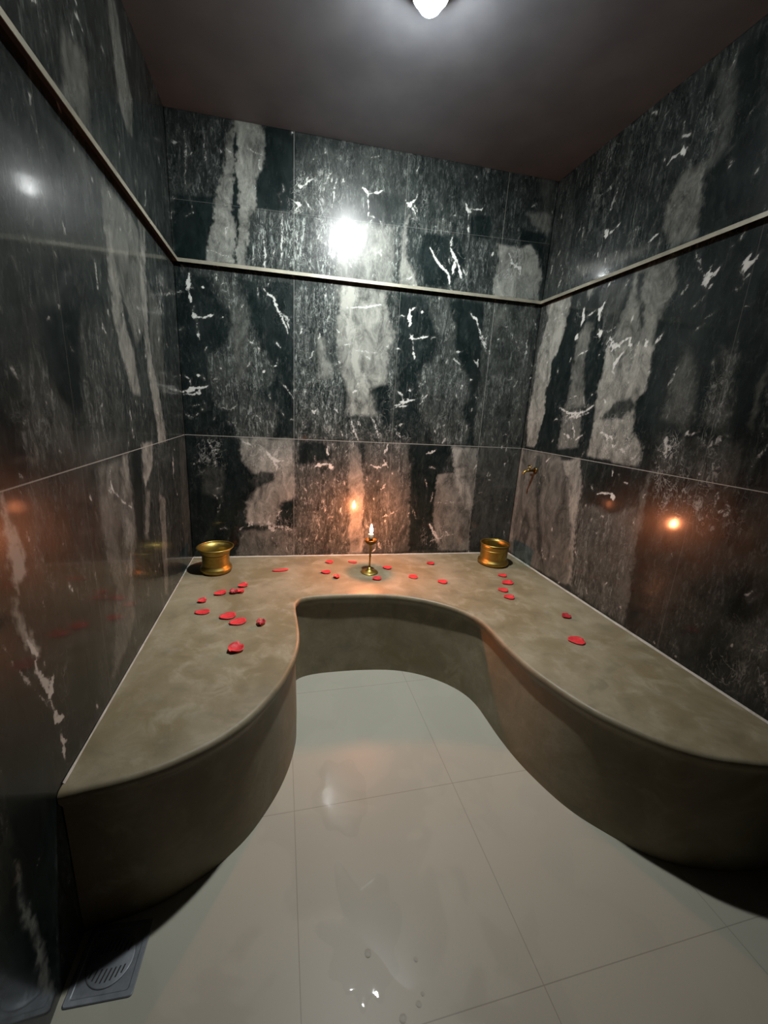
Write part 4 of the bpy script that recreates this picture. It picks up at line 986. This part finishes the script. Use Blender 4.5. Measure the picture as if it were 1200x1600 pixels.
# ---------------------------------------------------------------- rose petals
def petal_mesh(seed, L, Wd, fold):
    rng = random.Random(seed); bm = bmesh.new(); nu, nv = 10, 8; top = []; 
    for i in range(nu + 1):
        u = i / nu; row = []
        wdt = Wd * math.sin(math.pi * min(1, .06 + u * .90)) ** .6 * (.62 + .5 * u)
        for j in range(nv + 1):
            v = j / nv * 2 - 1; x = (u - .5) * L; y = v * wdt * .5
            z = .0015 + fold * (abs(v) ** 2) * .009 + .008 * fold * (2 * u - 1) ** 2 + .002 * fold * (v + 1) + .0012 * mnoise.noise(Vector((u * 4 + seed, v * 3, 0)))
            row.append((x, y, max(z, .0006)))
        top.append(row)
    th = .0009
    A = [[bm.verts.new((x, y, z + th)) for x, y, z in r] for r in top]; B = [[bm.verts.new((x, y, z - .0004)) for x, y, z in r] for r in top]
    for i in range(nu):
        for j in range(nv):
            bm.faces.new((A[i][j], A[i + 1][j], A[i + 1][j + 1], A[i][j + 1])); bm.faces.new((B[i][j], B[i][j + 1], B[i + 1][j + 1], B[i + 1][j]))
    for i in range(nu):
        bm.faces.new((A[i][0], B[i][0], B[i + 1][0], A[i + 1][0])); bm.faces.new((A[i][nv], A[i + 1][nv], B[i + 1][nv], B[i][nv]))
    for j in range(nv):
        bm.faces.new((A[0][j], A[0][j + 1], B[0][j + 1], B[0][j])); bm.faces.new((A[nu][j], B[nu][j], B[nu][j + 1], A[nu][j + 1]))
    bmesh.ops.recalc_face_normals(bm, faces=bm.faces); return bm
GL, GM, GR = 'rose petals on the left of the bench', 'rose petals around the candle', 'rose petals on the right of the bench'
PETALS = [  # x, y, length, width, turn, fold, dark, label
 (.155, -.588, .034, .030, 40, 1.2, 0, 'small red petal furthest left on the bench, behind a larger flat one', GL),
 (.174, -.694, .054, .034, 5, .5, 0, 'flat red petal nearest the left wall, in front of a small one', GL),
 (.225, -.509, .052, .034, 35, .8, 0, 'elongated red petal left of the trio in front of the left bowl', GL),
 (.288, -.508, .030, .034, 70, 1.5, 1, 'dark curled petal, left one of the trio in front of the left bowl', GL),
 (.320, -.500, .036, .034, 120, 1.2, 0, 'red petal, right front one of the trio in front of the left bowl', GL),
 (.326, -.430, .042, .034, 40, 1.0, 0, 'red petal at the back of the trio in front of the left bowl', GL),
 (.288, -.743, .060, .044, 20, .7, 0, 'bright red petal, left one of the touching pair on the left of the bench', GL),
 (.336, -.797, .062, .042, 20, .6, 0, 'red petal, right one of the touching pair on the left of the bench', GL),
 (.435, -.822, .036, .030, 85, 1.6, 1, 'dark upturned petal near the inner edge of the bench on the left', GL),
 (.348, -1.004, .050, .048, 50, 1.6, 0, 'folded red petal closest to the camera on the left of the bench', GL),
 (.516, -.238, .080, .026, 8, .5, 0, 'long narrow red petal between the left bowl and the candle', GL),
 (.812, -.126, .042, .034, 15, .7, 0, 'red petal near the back wall, farther left of the candle', GM),
 (.958, -.135, .048, .026, -20, .5, 0, 'thin red petal just behind the candle foot, to its left', GM),
 (.774, -.283, .048, .034, 5, .8, 1, 'red petal farthest left of the candle, front row', GM),
 (.827, -.360, .032, .030, 90, 1.4, 0, 'small curled petal left of the candle, near the bench edge', GM),
 (1.054, -.394, .046, .036, 15, .9, 0, 'bright red petal right in front of the candle foot', GM),
 (1.155, -.240, .046, .036, -10, .8, 0, 'red petal just right of the candle foot', GM),
 (1.276, -.383, .046, .042, 0, .5, 0, 'flat red petal right of the candle, halfway to the bench edge', GM),
 (1.459, -.189, .042, .034, -10, .9, 1, 'red petal near the back wall between candle and right bowl', GM),
 (1.428, -.466, .048, .038, -10, .7, 0, 'red petal at the right end of the group around the candle', GM),
 (1.850, -.405, .046, .034, -15, .7, 0, 'red petal nearest the right bowl, rearmost in its row of four', GR),
 (1.822, -.508, .064, .042, 10, .7, 0, 'large bright petal, second in the row of four from the right bowl', GR),
 (1.739, -.601, .048, .036, -20, .7, 0, 'red petal, third in the row of four from the right bowl', GR),
 (1.725, -.686, .050, .038, -10, .7, 0, 'red petal, front one in the row of four near the right bowl', GR),
 (1.907, -.912, .042, .034, 20, .9, 1, 'small dark red petal alone near the right wall', GR),
 (1.800, -1.115, .062, .050, -15, .6, 0, 'large red petal closest to the camera on the right of the bench', GR),
]
slope = math.atan(.018)
for k, (x, y, L, Wd, rot, fold, dark, lab, grp) in enumerate(PETALS):
    o = link_bm('rose_petal', petal_mesh(k * 1.37 + 2, L * 1.15, Wd * (1.15 if Wd < .028 else 1.45), fold * .55), M['petal_dark'] if dark else M['petal'], loc=(x, y, zbench(x) + .0002))
    o.rotation_euler = (0, slope, math.radians(rot)); tag(o, lab, 'petal', grp)
